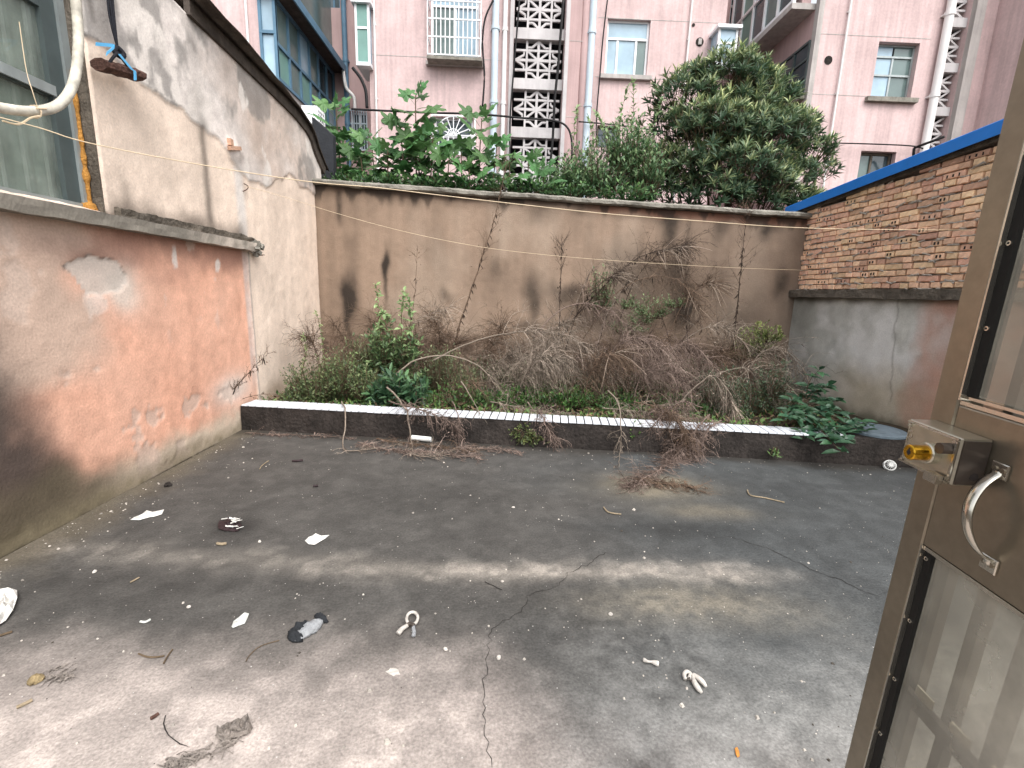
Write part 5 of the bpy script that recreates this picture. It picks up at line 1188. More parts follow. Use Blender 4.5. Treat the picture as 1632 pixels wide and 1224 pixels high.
dead('tangle of thin twigs high in front of the wall, left of the vine', [(900, 560), (920, 500), (955, 455), (990, 430)], 6.3, .008, 70, .40, 'dark', .3, .3, 4, 1.1, fan=16, flaky=20)
dead('tangle of thin twigs high in front of the wall, right of the vine', [(1060, 560), (1080, 500), (1110, 460), (1140, 450)], 6.4, .008, 80, .40, 'brown', .3, .3, 4, 1.1, fan=16, flaky=20)
dead('thin arching twig over the vine', [(930, 540), (980, 470), (1040, 440), (1090, 455), (1120, 500)], 6.2, .007, 50, .34, 'brown', .4, .6, 4, .9, fan=14, flaky=24)
dead('thin arching twig right of the upright stalk', [(1050, 590), (1100, 535), (1150, 520), (1190, 550)], 6.0, .007, 50, .34, 'grey', .4, .6, 4, .9, fan=14, flaky=14)
dead('brown dead weeds between bush and middle branches', [(700, 620), (705, 580), (720, 555), (735, 545)], 6.3, .008, 90, .36, 'brown', .2, .4, 4, 1.1)
dead('bare dead branch bent over the kerb onto the floor, by the pipe', [(617, 617), (638, 640), (652, 675), (656, 705), (661, 724), (690, 727), (735, 712)], 4.95, .011, 30, .20, 'grey', .55, .8, 3, .8, Y1=4.25)
dead('thin dead branch bent like an elbow at the kerb, left of the pipe', [(545, 640), (551, 670), (547, 705), (552, 718), (590, 715), (640, 708)], 4.85, .009, 26, .16, 'grey', .5, .6, 3, .7, Y1=4.45)
dead('thin pale dead branch hanging over the kerb right of the pipe', [(735, 608), (752, 635), (765, 660)], 5.0, .008, 6, .14, 'grey', .5, .8, 2, .7, Y1=4.7)
dead('reddish dead stem trailing from kerb to floor', [(722, 640), (732, 670), (734, 700), (752, 730)], 4.85, .007, 14, .16, 'pink', .3, .8, 3, .8, Y1=4.25)
dead('dead branch hanging over the kerb right of the middle', [(968, 622), (984, 640), (990, 680), (988, 715), (986, 745)], 4.9, .009, 16, .18, 'grey', .5, .9, 3, .8, Y1=4.15)
dead('reddish dead twig clump hanging over the kerb, middle', [(840, 640), (855, 660), (870, 680), (885, 700)], 4.85, .007, 60, .20, 'pink', .35, .9, 4, .9, Y1=4.5)
dead('heap of dead twigs on the floor against the kerb', [(1130, 660), (1105, 690), (1085, 715), (1070, 735)], 4.5, .008, 110, .26, 'pink', .15, .7, 4, 1.1, Y1=4.1)
dead('brown dry weeds behind the left bush against the cream wall', [(520, 620), (510, 580), (500, 550), (490, 535)], 5.7, .007, 110, .30, 'brown', .15, .5, 4, 1.2)
dead('grey twig tangle lying on the tiles in the middle', [(780, 640), (820, 648), (860, 655), (900, 662)], 4.95, .007, 110, .24, 'grey', .1, .9, 4, 1.1, Y1=4.7)
dead('grey twig tangle lying on the tiles right of the middle', [(960, 650), (1010, 655), (1060, 660), (1110, 668)], 4.85, .007, 120, .26, 'grey', .1, .9, 4, 1.1, Y1=4.6)
dead('brown twig curtain over the kerb below the dense clumps', [(1010, 640), (1050, 650), (1080, 672), (1095, 700)], 4.8, .008, 130, .26, 'brown', .2, 1.0, 4, 1.0, Y1=4.2)
dead('dense brown tangle filling the middle of the planter', [(930, 640), (940, 600), (960, 570), (990, 560)], 5.3, .009, 110, .44, 'brown', .2, .7, 5, 1.2, fan=14)
dead('dense grey tangle filling the planter left of the middle', [(820, 640), (830, 600), (850, 570), (880, 560)], 5.5, .009, 110, .44, 'grey', .2, .7, 5, 1.2, fan=14)
dead('large brown twig heap sliding from the kerb onto the floor', [(1150, 672), (1120, 700), (1080, 730), (1040, 755), (1005, 775)], 4.5, .008, 220, .24, 'pink', .1, .9, 4, 1.2, Y1=3.8)
dead('reddish twig heap on the floor in front of the pipe', [(570, 705), (620, 716), (690, 722), (760, 728)], 4.3, .006, 150, .18, 'pink', .05, 1.0, 4, 1.2, Y1=4.2)
dead('flat litter of dead twigs on the floor before the kerb', [(1010, 762), (1045, 770), (1080, 772), (1110, 780)], 3.72, .006, 70, .18, 'brown', .05, 1.2, 4, 1.0, Y1=3.62)
dead('dry twigs lying at the kerb foot beside the pipe', [(600, 700), (650, 706), (700, 712), (760, 720)], 4.35, .006, 70, .18, 'brown', .05, 1.2, 4, 1.0, Y1=4.25)
dead('dry twigs lying at the kerb foot right of the pipe', [(730, 712), (780, 716), (830, 720)], 4.25, .006, 60, .16, 'pink', .05, 1.2, 4, 1.0)
dead('small dead seed stalk leaning on the salmon wall', [(345, 652), (372, 620), (400, 590), (428, 562)], 4.6, .006, 26, .10, 'brown', .3, -.3, 3, .7, flaky=16, Y1=4.8)
dead('sparse dry runner on the wall foot left of the kerb', [(350, 645), (390, 635), (420, 628), (455, 630)], 4.78, .005, 12, .10, 'brown', .1, .5, 2, .8, Y1=4.9)
dead('small dry weed on the coping near the right', [(1195, 345), (1190, 335), (1185, 328)], 6.92, .004, 24, .16, 'brown', 0, .1, 2, 1.2)

# ------------------------------------------------------------------ wires, hose, hanging brick at the left window
def wire(label, a, b, pxs, r, mt, name='clothesline'):
    a = Vector(a); b = Vector(b); n = Vector((-(b.y - a.y), b.x - a.x, 0)).normalized(); pts = [a]
    for (px, py) in pxs:
        d = Vector(ray(px, py)); k = ((a - Vector(CAM)).dot(n)) / d.dot(n); pts.append(Vector(CAM) + d * k)
    pts.append(b); return solo(name, MB().tube(smooth_path(pts, 8), r, 5), M_[mt], label, 'wire', a, smooth=True)
pa = atx(-60, 172, XL + .10); pb = atx(1572, 367, XR - .02)
wire('pale twisted wire stretched from the window across the yard', pa, pb, [(60, 203), (130, 225), (250, 250), (400, 276), (505, 291), (600, 299), (700, 311), (830, 326), (960, 340), (1100, 351), (1300, 364)], .0027, 'wire_pale')
pa2 = atx(393, 297, XL + .03); pb2 = atx(1296, 431, XR - .02)
wire('thin lower wire from the wall hook to the brick wall', pa2, pb2, [(450, 313), (540, 341), (640, 368), (740, 389), (830, 402), (960, 414), (1100, 423), (1200, 428)], .0023, 'wire_pale')
solo('wall_hook', MB().tube(smooth_path([pa2 + Vector((-.05, -.02, -.05)), pa2 + Vector((-.02, -.02, -.05)), pa2 + Vector((.01, 0, -.02)), pa2 + Vector((0, .02, .01)), pa2 + Vector((-.01, -.03, .02))]), .005, 5), M_['burnt_brick'], 'rusty wire hook in the cream wall holding the lower wire', 'hook', pa2)
def xw(l, x): return [atx(a, b, x) for a, b in l]
hz = smooth_path(xw([(118, -60), (121, 0), (125, 60), (122, 110), (112, 145), (92, 168), (60, 177), (20, 175), (-60, 160)], XL + .16), 14)
hm = MB(); hm.tube(hz, [.026 * (1.0 if i % 2 else .94) for i in range(len(hz))], 14)
solo('flexible_hose', hm, M_['hose'], 'dirty white flexible hose looping in front of the window', 'hose', hz[0], smooth=True)
tie = MB(); q = atx(55, 178, XL + .16)
tie.tube([q + Vector((.03, math.cos(a) * .004, 0)) + Vector((math.cos(a) * .032 - .03, 0, math.sin(a) * .032)) for a in np.linspace(0, 6.3, 14)], .004, 4)
tie.tube(smooth_path([q + Vector((.02, 0, .02)), q + Vector((.02, -.015, .09)), q + Vector((0, -.01, .2)), q + Vector((0, -.008, .42))]), .0025, 4)
tie.tube(smooth_path([q + Vector((.03, .0, -.02)), q + Vector((.03, -.06, -.05)), q + Vector((.02, -.12, -.10)), q + Vector((.02, -.2, -.11))]), .005, 5); tie.tube([q + Vector((.03, -.02, .01)), q + Vector((.03, .04, .03))], .004, 4)
solo('wire_tie', tie, M_['wire_pale'], 'twisted wire tying the hose to the clothes wire', 'wire', q)
bk = thing('hanging_brick', 'dark broken brick hung on black rope with a blue strip', 'brick', atx(190, 118, XL + .09))
c1, c2 = atx(157, 102, XL + .09), atx(222, 121, XL + .10)
bm = MB(); ax = (c2 - c1).normalized(); vs = []; fs = []
for i in range(13):
    p = c1.lerp(c2, i / 12)
    for k_ in range(8):
        a = 2 * math.pi * (k_ + .5) / 8; rx = .055 * (1 + .18 * mnoise.noise(Vector((i * .7, k_ * 1.3, 4)))); rz = .036 * (1 + .30 * mnoise.noise(Vector((i * .8, k_ * 1.7, 9))))
        sq = max(abs(math.cos(a)), abs(math.sin(a))); vs.append(p + Vector((rx * math.cos(a) / sq, 0, rz * math.sin(a) / sq)) * (1 if 0 < i < 12 else .96))
    if i:
        for k_ in range(8): fs.append(((i - 1) * 8 + k_, (i - 1) * 8 + (k_ + 1) % 8, i * 8 + (k_ + 1) % 8, i * 8 + k_))
fs += [tuple(range(8))[::-1], tuple(96 + k_ for k_ in range(8))]
bm.add(vs, fs); part('brick_body', bm, M_['burnt_brick'], bk)
rp = MB(); kn = atx(187, 75, XL + .09)
for dx in (-.008, .006, .0): rp.tube(smooth_path([atx(172, -60, XL + .06) + Vector((dx, dx, 0)), atx(178, 20, XL + .08) + Vector((dx, dx * 1.5, 0)), kn]), .007, 6)
rp.tube(smooth_path([kn, kn + Vector((.02, .02, -.03)), kn + Vector((.02, .0, -.06)), kn + Vector((0, -.03, -.04)), kn]), .016, 7)
rp.tube(smooth_path([kn + Vector((0, 0, -.03)), atx(180, 92, XL + .13), atx(172, 104, XL + .13)]), .009, 6); rp.tube(smooth_path([kn + Vector((0, 0, -.03)), atx(196, 96, XL + .13), atx(206, 108, XL + .14)]), .008, 6)
part('rope', rp, M_['rope_black'], bk, smooth=True)
def ribbon(pts, w, wd):
    mb = MB(); vs = []; fs = []; pts = smooth_path(pts, 6); w_ = Vector(wd).normalized() * w / 2
    for i, p in enumerate(pts):
        vs += [p - w_, p + w_]
        if i: fs.append((2 * i - 2, 2 * i, 2 * i + 1, 2 * i - 1))
    return mb.add(vs, fs)
for pl, wd in (([(153, 70), (163, 71), (175, 72), (182, 74), (176, 80), (169, 86)], (0, .3, 1)), ([(190, 86), (200, 98), (210, 110), (215, 114), (216, 128)], (0, 1, .4))):
    o = part('blue_strip', ribbon(xw(pl, XL + .165), .024, wd), M_['ribbon_blue'], bk); o.modifiers.new('t', 'SOLIDIFY').thickness = .003

# ------------------------------------------------------------------ open metal door on the right
DP = aty(1482, 650, .85); DP.z = 0
Dt = Vector((.067, 1, 0)).normalized(); Dn = Vector((-Dt.y, Dt.x, 0))
def D(u, z_, n=0.0):
    uu = u + .035 * (z_ - 1.2); zz_ = z_ - .035 * (u - .05)
    return DP - Dt * uu + Dn * n + Vector((0, 0, zz_))
def dbox(mb, u0, u1, z0, z1, n0, n1, bev=0.0):
    if not bev:
        return mb.add([D(u0, z0, n0), D(u1, z0, n0), D(u1, z0, n1), D(u0, z0, n1), D(u0, z1, n0), D(u1, z1, n0), D(u1, z1, n1), D(u0, z1, n1)],
                      [(0, 3, 2, 1), (4, 5, 6, 7), (0, 1, 5, 4), (1, 2, 6, 5), (2, 3, 7, 6), (3, 0, 4, 7)])
    b = bev
    A = [D(u0, z0, n0), D(u1, z0, n0), D(u1, z1, n0), D(u0, z1, n0)]; B = [D(u0, z0, n1 - b), D(u1, z0, n1 - b), D(u1, z1, n1 - b), D(u0, z1, n1 - b)]; E_ = [D(u0 + b, z0 + b, n1), D(u1 - b, z0 + b, n1), D(u1 - b, z1 - b, n1), D(u0 + b, z1 - b, n1)]
    fs = [(0, 3, 2, 1), (8, 9, 10, 11)]
    for i in range(4): j = (i + 1) % 4; fs += [(i, j, 4 + j, 4 + i), (4 + i, 4 + j, 8 + j, 8 + i)]
    return mb.add(A + B + E_, fs)
def dcyl(mb, u, z_, n0, n1, r, seg=20, r2=None):
    vs = []; 
    for n, rr in ((n0, r), (n1, r2 or r)):
        for k in range(seg): a = 2 * math.pi * k / seg; vs.append(D(u + rr * math.cos(a), z_ + rr * math.sin(a), n))
    return mb.add(vs, [(k, (k + 1) % seg, seg + (k + 1) % seg, seg + k) for k in range(seg)] + [tuple(range(seg, 2 * seg)), tuple(range(seg))[::-1]])
door = thing('metal_door', 'open brown steel door with glazed panels at the right edge', 'door', D(.8, .03))
fr = MB(); ZT, ZB_ = 2.14, .04
dbox(fr, 0, .05, ZB_, ZT, -.045, 0, .003); dbox(fr, .82, .87, ZB_, ZT, -.045, 0, .003)
dbox(fr, .0505, .8195, ZT - .10, ZT, -.045, -.0005, .003); dbox(fr, .0505, .8195, ZB_, ZB_ + .16, -.045, -.0005, .003)
part('door_frame', fr, M_['steel_brown'], door)
mp = MB(); dbox(mp, .0505, .8195, 1.045, 1.326, -.045, -.0008, .003); part('lock_plate', mp, M_['steel_brown'], door)
bd_ = MB()
dbox(bd_, .052, .818, 1.327, 1.334, -.03, -.002); dbox(bd_, .052, .818, 1.338, 1.343, -.03, -.006); dbox(bd_, .0502, .0535, 1.335, ZT - .101, -.02, .0015); dbox(bd_, .0502, .0535, ZB_ + .161, 1.044, -.02, .0015); dbox(bd_, .054, .818, 1.037, 1.0445, -.03, -.002)
part('glazing_bead', bd_, M_['steel_bright'], door)
for (a, b) in ((1.344, ZT - .101), (ZB_ + .161, 1.036)):
    gk = MB(); dbox(gk, .054, .068, a, b, -.03, -.008); part('gasket', gk, M_['rubber'], door)
    gp = MB(); dbox(gp, .0685, .818, a, b, -.020, -.016); part('glass_panel', gp, M_['door_glass'], door)
    for zz_ in np.arange(b - .015, a, -.14):
        sc = MB(); dcyl(sc, .061, zz_, -.008, -.0045, .0042, 12); s_o = part('screw', sc, M_['steel_bright'], door); dcyl(h := MB(), .061, zz_, -.0045, -.0042, .002, 8); part('screw_slot', h, M_['rubber'], s_o)
# grille bars behind the glass
for i, u in enumerate((.105, .185, .265, .345, .425, .505, .585, .665, .745)):
    b1 = MB(); dbox(b1, u - .03, u - .012, 1.30, ZT - .05, -.075, -.055); part('bar', b1, M_['door_bar'], door)
    b2 = MB(); dbox(b2, u - .065, u - .045, ZB_ + .1, 1.06, -.075, -.055); part('bar', b2, M_['door_bar'], door)
hb = MB(); dbox(hb, .01, .82, .685, .712, -.054, -.040); part('cross_bar', hb, M_['door_bar'], door)
for i in range(9):
    u = .055 + .08 * i; s_ = MB(); dbox(s_, u + .012, u + .052, .716, .736, -.05, -.046); part('spacer', s_, M_['bar_light'], door)
dbox(sc := MB(), .0, .82, .40, .425, -.054, -.040); part('cross_bar', sc, M_['door_bar'], door)
for (u, z_) in ((.083, .70), (.17, .70)): dcyl(h := MB(), u, z_, -.0399, -.037, .006, 12); part('rivet', h, M_['steel_bright'], door)
# rim lock
lk = thing('rim_lock', 'steel rim lock with brass cylinder on the open door', 'lock', D(.07, 1.2, .02)) if False else None
l0, l1, z0, z1 = .016, .128, 1.203, 1.286
lb = MB(); dbox(lb, l0, l1, z0, z1, .001, .050, .004); lock = part('lock_case', lb, M_['lock_metal'], door, label='boxy steel lock case with brass cylinder')
rim = MB()
dbox(rim, l0 + .002, l1 - .002, z0 + .001, z0 + .005, .0495, .054); dbox(rim, l1 - .006, l1 - .002, z0 + .006, z1 - .006, .0495, .0535); dbox(rim, l0 + .002, l1 - .002, z1 - .005, z1 - .001, .0495, .0525)
part('lock_rim', rim, M_['steel_bright'], lock)
ep = MB(); dbox(ep, l1 + .0003, l1 + .0035, z0 + .003, z1 - .003, .003, .046); part('end_plate', ep, M_['lock_dark'], lock)
eh = MB()
eh.add([D(l1 + .0038, z0 + .018 + .007 * math.cos(a), .018 + .007 * math.sin(a)) for a in np.linspace(0, 6.283, 17)[:-1]], [tuple(range(16))]); part('bolt_hole', eh, M_['hole_black'], lock)
cy = MB(); dcyl(cy, .082, 1.243, .050, .090, .0135, 28); dcyl(cy, .082, 1.243, .090, .0915, .0135, 28, .0115); part('cylinder', cy, M_['brass'], lock, smooth=False)
dcyl(k1 := MB(), .082, 1.243, .0915, .0917, .0045, 14); dbox(k1, .0805, .0835, 1.238, 1.251, .0914, .0919); part('keyway', k1, M_['hole_black'], lock)
dcyl(k2 := MB(), .082, 1.243, .0502, .062, .0185, 28); dcyl(k2, .082, 1.243, .062, .064, .0185, 28, .0165); part('collar', k2, M_['lock_metal'], lock)
dcyl(k3 := MB(), .112, 1.263, .0502, .068, .010, 8); part('release_knob', k3, M_['lock_dark'], lock)
dbox(k4 := MB(), .092, .118, z0 - .004, z0 + .012, .0545, .066); dbox(k4, .095, .115, z0 + .0005, z0 + .0125, .0555, .067); part('latch_lip', k4, M_['steel_bright'], lock)
for (u, z_) in ((l0 + .008, z1 - .009), (l1 - .008, z1 - .009), (l0 + .008, z0 + .009), (l1 - .008, z0 + .009)):
    dcyl(k5 := MB(), u, z_, .0502, .0535, .0036, 12); part('screw', k5, M_['steel_bright'], lock)
for i, z_ in enumerate((1.222, 1.234, 1.246, 1.258, 1.270)):       # raised characters up the lock face, too worn to read
    e = MB(); u = .028
    dbox(e, u - .005, u + .005, z_ - .004, z_ - .0028, .0502, .0514); dbox(e, u - .005, u - .0036, z_ - .0027, z_ + .004, .0502, .0513)
    if i % 2: dbox(e, u + .0036, u + .005, z_ - .0027, z_ + .003, .0502, .0513)
    else: dbox(e, u - .0035, u + .004, z_ + .0028, z_ + .004, .0502, .0513)
    part('raised_mark', e, M_['steel_bright'], lock)
# pull handle
hp = MB(); path = []
for t_ in np.linspace(0, 1, 25):
    z_ = 1.243 - .155 * t_; e = math.sin(math.pi * min(1, max(0, (t_ - .06) / .88))) ** .6; path.append((.150 + .026 * t_ , z_, .004 + .040 * e))
vs = []; fs = []
for i, (u, z_, n) in enumerate(path):
    for du, dn in ((-.009, -.002), (.009, -.002), (.009, .001), (.003, .0035), (-.003, .0035), (-.009, .001)): vs.append(D(u + du, z_, n + dn))
    if i:
        for k_ in range(6): fs.append(((i - 1) * 6 + k_, (i - 1) * 6 + (k_ + 1) % 6, i * 6 + (k_ + 1) % 6, i * 6 + k_))
hp.add(vs, fs); hd = part('pull_handle', hp, M_['steel_bright'], door, smooth=True)
for (u, z_) in ((.153, 1.243), (.177, 1.088)):
    dbox(p_ := MB(), u - .014, u + .014, z_ - .013, z_ + .013, .0002, .004, .0015); fp = part('foot_plate', p_, M_['steel_bright'], hd)
    for du in (-.006, .007): dcyl(s_ := MB(), u + du, z_ + .002, .004, .006, .0042, 14); part('screw', s_, M_['steel_brown'], hd)

# ------------------------------------------------------------------ litter on the floor
def sheet(name, label, cat, pxs, mt, amp=.012, seed=1, sub=4, lift=.004, parts=None, group=None):
    """a thin crumpled sheet whose outline is given by floor points; ridged and lifted, with thickness"""
    pts = [onfloor(*q) for q in pxs]; c = sum(pts, Vector()) / len(pts); mb = MB(); ring = len(pts); vs = []; fs = []
    for r in range(sub + 1):
        f = r / sub
        for i, p in enumerate(pts):
            q = c.lerp(p, f); jig = 1 if r < sub else .35
            h = abs(mnoise.noise(Vector((q.x * 28, q.y * 28, seed)))) * amp * 2.0 * jig + lift
            vs.append(Vector((q.x, q.y, floor_z(q.x, q.y) + h)))
            if r: a = (r - 1) * ring; b = r * ring; j = (i + 1) % ring; fs.append((a + i, a + j, b + j, b + i))
    mb.add(vs, fs); o = solo(name, mb, M_[mt], label, cat, (c.x, c.y, c.z), group); m_ = o.modifiers.new('t', 'SOLIDIFY'); m_.thickness = .0015; return o
def outline(px, py, rx, ry, n, seed, rot=0.0, j=.25):
    r = random.Random(seed); out = []
    for i in range(n):
        a = 2 * math.pi * i / n; k = 1 + r.uniform(-j, j); x, y = rx * k * math.cos(a), ry * k * math.sin(a)
        out.append((px + x * math.cos(rot) - y * math.sin(rot), py + x * math.sin(rot) + y * math.cos(rot)))
    return out
sheet('paper_scrap', 'long white paper scrap on the floor near the salmon wall', 'paper', [(208, 830), (214, 826), (226, 822), (234, 815), (244, 818), (262, 814), (258, 821), (248, 824), (238, 826), (222, 831)], 'paper', .012, 3)
sheet('paper_scrap', 'ragged white paper scrap left of the yard middle', 'paper', [(486, 863), (492, 857), (503, 853), (512, 855), (525, 853), (518, 859), (510, 864), (502, 870), (492, 868)], 'paper', .012, 5)
wr = sheet('wrapper', 'dark crumpled wrapper with white stripes on a dark stain', 'wrapper', outline(369, 838, 19, 12, 14, 4), 'wrapper_dark', .022, 7)
for i in range(15):
    p = onfloor(369 + rng.uniform(-14, 14), 838 + rng.uniform(-9, 9), rng.uniform(.014, .032)); a = rng.uniform(-.6, .6); e = MB(); e.mbox(Matrix.Translation(p) @ Matrix.Rotation(a, 4, 'Z') @ Matrix.Rotation(rng.uniform(-.5, .5), 4, 'X') @ Matrix.Rotation(rng.uniform(-.4, .4), 4, 'Y'), rng.uniform(.02, .05), rng.uniform(.006, .012), .003)
    o = part('white_stripe', e, M_['paper'], wr)
sheet('plastic_flake', 'pale grey leaf-shaped plastic flake on the floor', 'plastic', [(369, 999), (372, 990), (380, 984), (390, 976), (397, 978), (394, 986), (390, 994), (380, 998), (371, 1002)], 'plastic_grey', .008, 9)
sheet('white_bag', 'white plastic bag at the left edge of the floor', 'bag', [(-60, 990), (-30, 960), (0, 947), (18, 941), (28, 945), (29, 960), (22, 978), (10, 992), (0, 1000), (-30, 1010)], 'paper', .05, 12, 6, .01)
# crumpled two-tone cloth
def lump(c, ax, L, w, h, seed, n=22, m=14):
    mb = MB(); ax = Vector(ax).normalized(); s = Vector((-ax.y, ax.x, 0)); vs = []; fs = []
    for i in range(n + 1):
        t = i / n; f = math.sin(math.pi * min(.97, max(.03, t))) ** .45
        for k in range(m):
            a = 2 * math.pi * k / m; r = 1 + .38 * mnoise.noise(Vector((t * 5, k * 1.1, seed))) + .22 * mnoise.noise(Vector((t * 16, k * 2.3, seed + 3))); x = w * f * r * math.cos(a); zz_ = max(-.2, math.sin(a)) * h * f * r
            q = c + ax * (t - .5) * L + s * x; vs.append(Vector((q.x, q.y, floor_z(q.x, q.y) + .004 + max(0, zz_))))
        if i:
            for k in range(m): fs.append(((i - 1) * m + k, (i - 1) * m + (k + 1) % m, i * m + (k + 1) % m, i * m + k))
    fs += [tuple(range(m))[::-1], tuple(n * m + k for k in range(m))]
    return mb.add(vs, fs)
a, b = onfloor(463, 1022), onfloor(514, 986); c = (a + b) / 2; axd = (b - a); sd = Vector((-axd.y, axd.x, 0)).normalized()
gv = thing('work_glove', 'crumpled grey and black glove lying on the concrete', 'glove', c)
part('pale_palm', lump(c - sd * .012, axd, axd.length * .92, .034, .030, 3), M_['cloth_grey'], gv, smooth=True)
part('dark_back', lump(c + sd * .022 - axd * .12, axd, axd.length * .62, .030, .034, 5), M_['cloth_dark'], gv, smooth=True)
part('dark_tip', lump(a + axd * .14, axd, axd.length * .30, .040, .032, 6), M_['cloth_dark'], gv, smooth=True)
part('cuff', lump(b - axd * .04, sd, .085, .016, .030, 8), M_['cloth_dark'], gv, smooth=True)
# spring clamp
a = onfloor(657, 990, .018); cl = thing('spring_clamp', 'white plastic spring clamp lying on the concrete', 'clamp', onfloor(655, 1000))
def fl_path(l, dz): return [onfloor(x, y, dz) for x, y in l]
part('jaw', MB().tube(smooth_path(fl_path([(650, 996), (648, 989), (651, 982), (657, 979), (663, 981), (666, 987), (664, 994), (659, 999)], .016), 5), .007, 8), M_['bone_white'], cl, smooth=True)
part('handle', MB().tube(smooth_path(fl_path([(652, 997), (648, 1001), (641, 1006), (635, 1013)], .016), 5), [.008 + .004 * i / 15 for i in range(16)], 8), M_['bone_white'], cl, smooth=True)
part('handle', MB().tube(smooth_path(fl_path([(659, 998), (659, 1004), (660, 1010), (659, 1016)], .012), 5), [.008 + .001 * i / 15 for i in range(16)], 8), M_['cloth_grey'], cl, smooth=True)
part('spring', MB().tube(smooth_path(fl_path([(649, 1000), (654, 998), (660, 1001)], .018), 5), .009, 8), M_['lock_dark'], cl, smooth=True)
# second, broken clamp
c2_ = thing('broken_clamp', 'broken whitish clothes clamp on the floor near the door', 'clamp', onfloor(1105, 1090))
part('jaw', MB().tube(smooth_path(fl_path([(1092, 1085), (1090, 1078), (1094, 1073), (1100, 1077), (1098, 1084)], .012), 5), .008, 8), M_['bone_white'], c2_, smooth=True)
part('handle', MB().tube(smooth_path(fl_path([(1103, 1078), (1106, 1090), (1112, 1100), (1118, 1107)], .014), 5), [.005 + .006 * math.sin(3.1 * i / 15) for i in range(16)], 8), M_['bone_white'], c2_, smooth=True)
part('handle', MB().tube(smooth_path(fl_path([(1104, 1077), (1112, 1084), (1119, 1090), (1125, 1097)], .014), 5), [.005 + .006 * math.sin(3.1 * i / 15) for i in range(16)], 8), M_['bone_white'], c2_, smooth=True)
part('spring', MB().tube(smooth_path(fl_path([(1096, 1088), (1101, 1081), (1106, 1086), (1100, 1090)], .016), 5), .003, 6), M_['lock_dark'], c2_, smooth=True)
solo('bone', MB().tube(smooth_path(fl_path([(1025, 1053), (1032, 1056), (1040, 1057), (1050, 1060)], .010), 5), [.007, .008, .008, .007, .006, .006, .005, .005, .005, .006, .007, .009, .010, .011, .011, .008], 8), M_['bone_white'], 'small white bone-like stick left of the broken clamp', 'stick', onfloor(1038, 1057), smooth=True)
sheet('dry_leaf', 'small orange dry leaf near the bottom right of the floor', 'leaf', [(1171, 1192), (1175, 1190), (1178, 1197), (1179, 1205), (1175, 1207), (1172, 1200)], 'orange_leaf', .008, 15, 3, .004)
# rag and debris heap
rg = MB(); r0 = atz(340, 1180)
o = sheet('rag', 'dirty grey rag crumpled on the pale concrete at the bottom', 'rag', [(346, 1184), (342, 1174), (352, 1166), (362, 1160), (372, 1152), (386, 1149), (398, 1152), (403, 1162), (398, 1172), (384, 1178), (370, 1182), (358, 1190)], 'rag', .045, 23, 12, .004)
for i in range(60):
    t = rng.random(); px, py = 268 + 110 * t + rng.uniform(-5, 5), 1228 - 50 * t + rng.uniform(-8, 8)
    p = onfloor(px, py, .004); d = Vector((1, .5, 0)) * rng.choice((-1, 1)) + rv() * .9; d.z = abs(d.z) * .25; d.normalize(); l_ = rng.uniform(.02, .07)
    q1 = p + d * l_ * .5 + rv() * .008; q2 = p + d * l_; q1.z = floor_z(q1.x, q1.y) + rng.uniform(.004, .02); q2.z = floor_z(q2.x, q2.y) + .003
    rg.tube(smooth_path([p, q1, q2], 4), [rng.uniform(.0012, .004)] * 9, 4)
solo('fibre_debris', rg, M_['rag'], 'matted grey fibre debris trailing from the rag', 'debris', r0, kind='stuff')
d2 = MB()
for i in range(60):
    p = onfloor(96 + rng.gauss(0, 11), 1079 + rng.gauss(0, 5), .003); d = rv(); d.z *= .12
    if i % 3: leaf2(d2, p, d + Vector((0, 0, .12)), Vector((0, 0, 1)) + rv() * .4, rng.uniform(.012, .035), .014, (1, 1, 1))
    else: q2 = p + d * .04; q2.z = p.z; d2.tube([p, p.lerp(q2, .5) + rv() * .006, q2], .0014, 3)
d2.c = None
solo('dry_debris', d2, M_['rag'], 'grey scraps of dry debris beside an ochre lump, lower left', 'debris', onfloor(95, 1080), kind='stuff')
solo('ochre_lump', lump(onfloor(58, 1086), (1, .3, 0), .05, .022, .022, 31), M_['ochre'], 'small ochre earth lump on the floor, lower left', 'lump', (0, 0, 0), smooth=True)
# twigs and flakes
def stick(label, pxs, r, mt, name='twig'):
    solo(name, MB().tube(smooth_path(fl_path(pxs, r + .002), 5), r, 6), M_[mt], label, name, onfloor(*pxs[0]))
stick('forked dry twig on the floor left of the glove', [(221, 1044), (235, 1049), (250, 1049), (262, 1047)], .0035, 'bark'); stick('short dry twig touching the forked one', [(261, 1059), (267, 1048), (275, 1037)], .0035, 'bark')
stick('curved thin dark twig left of the glove', [(392, 1055), (398, 1045), (415, 1030), (445, 1021)], .002, 'bark')
stick('brown splinter on the pale concrete, lower left', [(27, 1131), (40, 1125), (52, 1119)], .006, 'straw', 'splinter'); stick('dark splinter on the pale concrete left of the rag', [(240, 1148), (247, 1144), (253, 1140)], .006, 'burnt_brick', 'splinter')
stick('grey stick at the left edge beyond the bag', [(-20, 1022), (5, 1014), (20, 1009)], .005, 'bark', 'stick')
stick('pale curled twig near the litter of dead twigs', [(962, 810), (970, 818), (990, 821)], .005, 'straw'); stick('pale dry twig on the dark floor at the right', [(1191, 782), (1196, 791), (1220, 795), (1250, 802)], .005, 'straw')
stick('dark flat splinter near the kerb at the left', [(466, 737), (474, 737), (483, 736)], .010, 'wrapper_dark', 'splinter'); stick('tiny dark splinter before the ragged paper', [(499, 777), (507, 776)], .009, 'wrapper_dark', 'splinter')
stick('brownish chip below the striped wrapper', [(346, 868), (353, 869), (361, 868)], .008, 'straw', 'chip'); stick('curled pale twig near the kerb at far left', [(414, 748), (418, 742), (428, 735)], .004, 'straw')
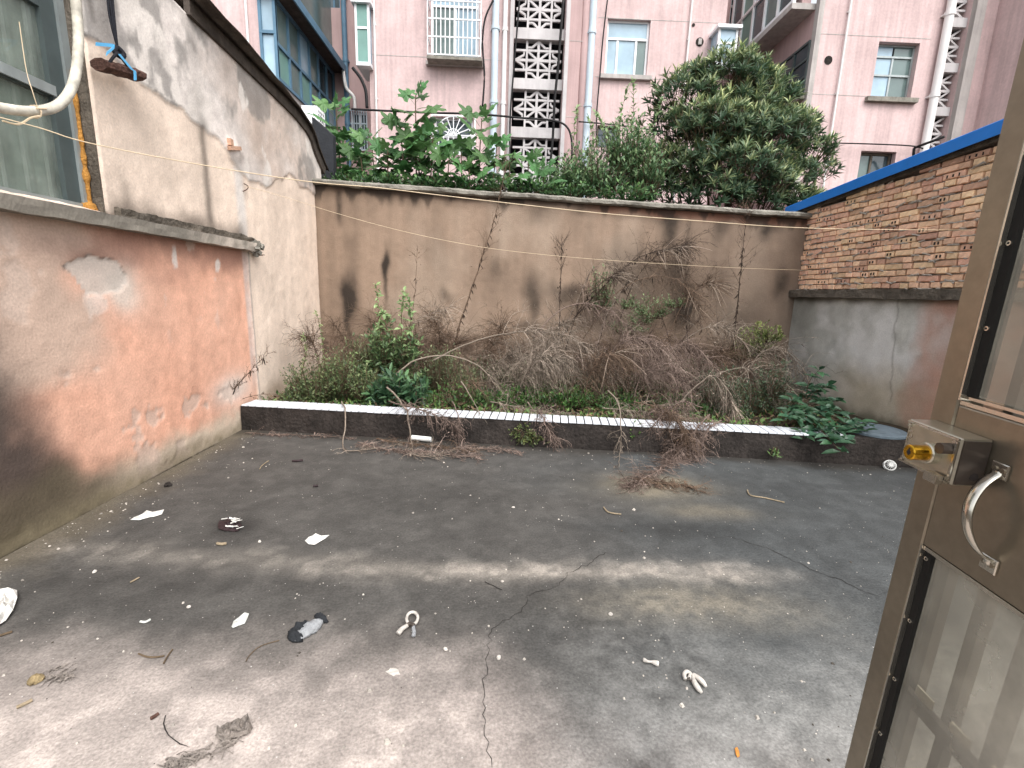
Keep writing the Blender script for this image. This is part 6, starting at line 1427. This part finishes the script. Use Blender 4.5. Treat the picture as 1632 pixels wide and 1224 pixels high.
stick('thin pale straw in the left middle of the floor', [(208, 930), (215, 926), (222, 922)], .004, 'straw', 'straw'); stick('pale bent straw above the forked twig', [(224, 993), (232, 994), (240, 990)], .005, 'plastic_grey', 'straw')
stick('fallen dry branch at the kerb foot, far left', [(386, 665), (405, 672), (432, 684)], .006, 'straw', 'branch')
solo('dark_stone', lump(onfloor(268, 775), (1, .2, 0), .05, .025, .028, 41), M_['dark_concrete'], 'small dark stone near the salmon wall', 'stone', (0, 0, 0))
sheet('dried_splash', 'pale dried mortar splash on the floor below the clamp', 'splash', outline(627, 1070, 10, 6, 12, 8), 'bone_white', .002, 17, 3, .0015)
for i, (px, py, lab) in enumerate(((973, 979, 'white pebble in the right middle of the floor'), (414, 864, 'white chip right of the striped wrapper'), (710, 1035, 'small white chip below right of the clamp'), (795, 1048, 'white sliver beside the long crack'), (301, 969, 'white chip left of the pale plastic flake'), (151, 912, 'white pebble left of the pale band'), (818, 810, 'white pebble in the middle of the dark floor'))):
    solo('white_chip', lump(onfloor(px, py), (rng.uniform(-1, 1), rng.uniform(-1, 1), 0), rng.uniform(.018, .026), .009, .010, 50 + i, 6, 7), M_['bone_white'], lab, 'pebble', (0, 0, 0))
# countless crumbs of mortar and grit
gv_ = MB()
for i in range(1200):
    px, py = rng.uniform(-40, 1480), 720 + 500 * rng.random() ** 1.3
    p = onfloor(px, py)
    if i % 3 == 0: e = abs(rng.gauss(0, .22)); p = Vector((XL + .03 + e, rng.uniform(1.5, 4.6), 0)) if i % 2 else Vector((rng.uniform(XL, XR), 0, 0)); p.y = p.y if i % 2 else kerb_y(p.x) - .04 - e; p.z = floor_z(p.x, p.y)
    elif vnoise(np.array(p.x * 2.2), np.array(p.y * 2.2), 99) < .38: continue
    if not (XL + .02 < p.x < XR - .1 and p.y < kerb_y(p.x) - .03): continue
    s = .0032 * math.exp(rng.gauss(0, .5)); v = [rv() for _ in range(3)]
    a = rng.uniform(0, 6); k = [Vector((math.cos(a + j * 1.57) * s * rng.uniform(.7, 1.3), math.sin(a + j * 1.57) * s * rng.uniform(.7, 1.3), 0)) for j in range(4)]
    c_ = rng.uniform(.45, 1.0); c_ = (c_, c_ * .98, c_ * .95) if rng.random() < .85 else (.12, .11, .1)
    gv_.add([p + q for q in k] + [p + q * .6 + Vector((0, 0, s * .7)) for q in k], [(0, 1, 5, 4), (1, 2, 6, 5), (2, 3, 7, 6), (3, 0, 4, 7), (4, 5, 6, 7)], c_)
solo('grit', gv_, M_['pebble'], 'pale mortar crumbs and grit scattered over the yard floor', 'grit', (0, 0, 0), kind='stuff')
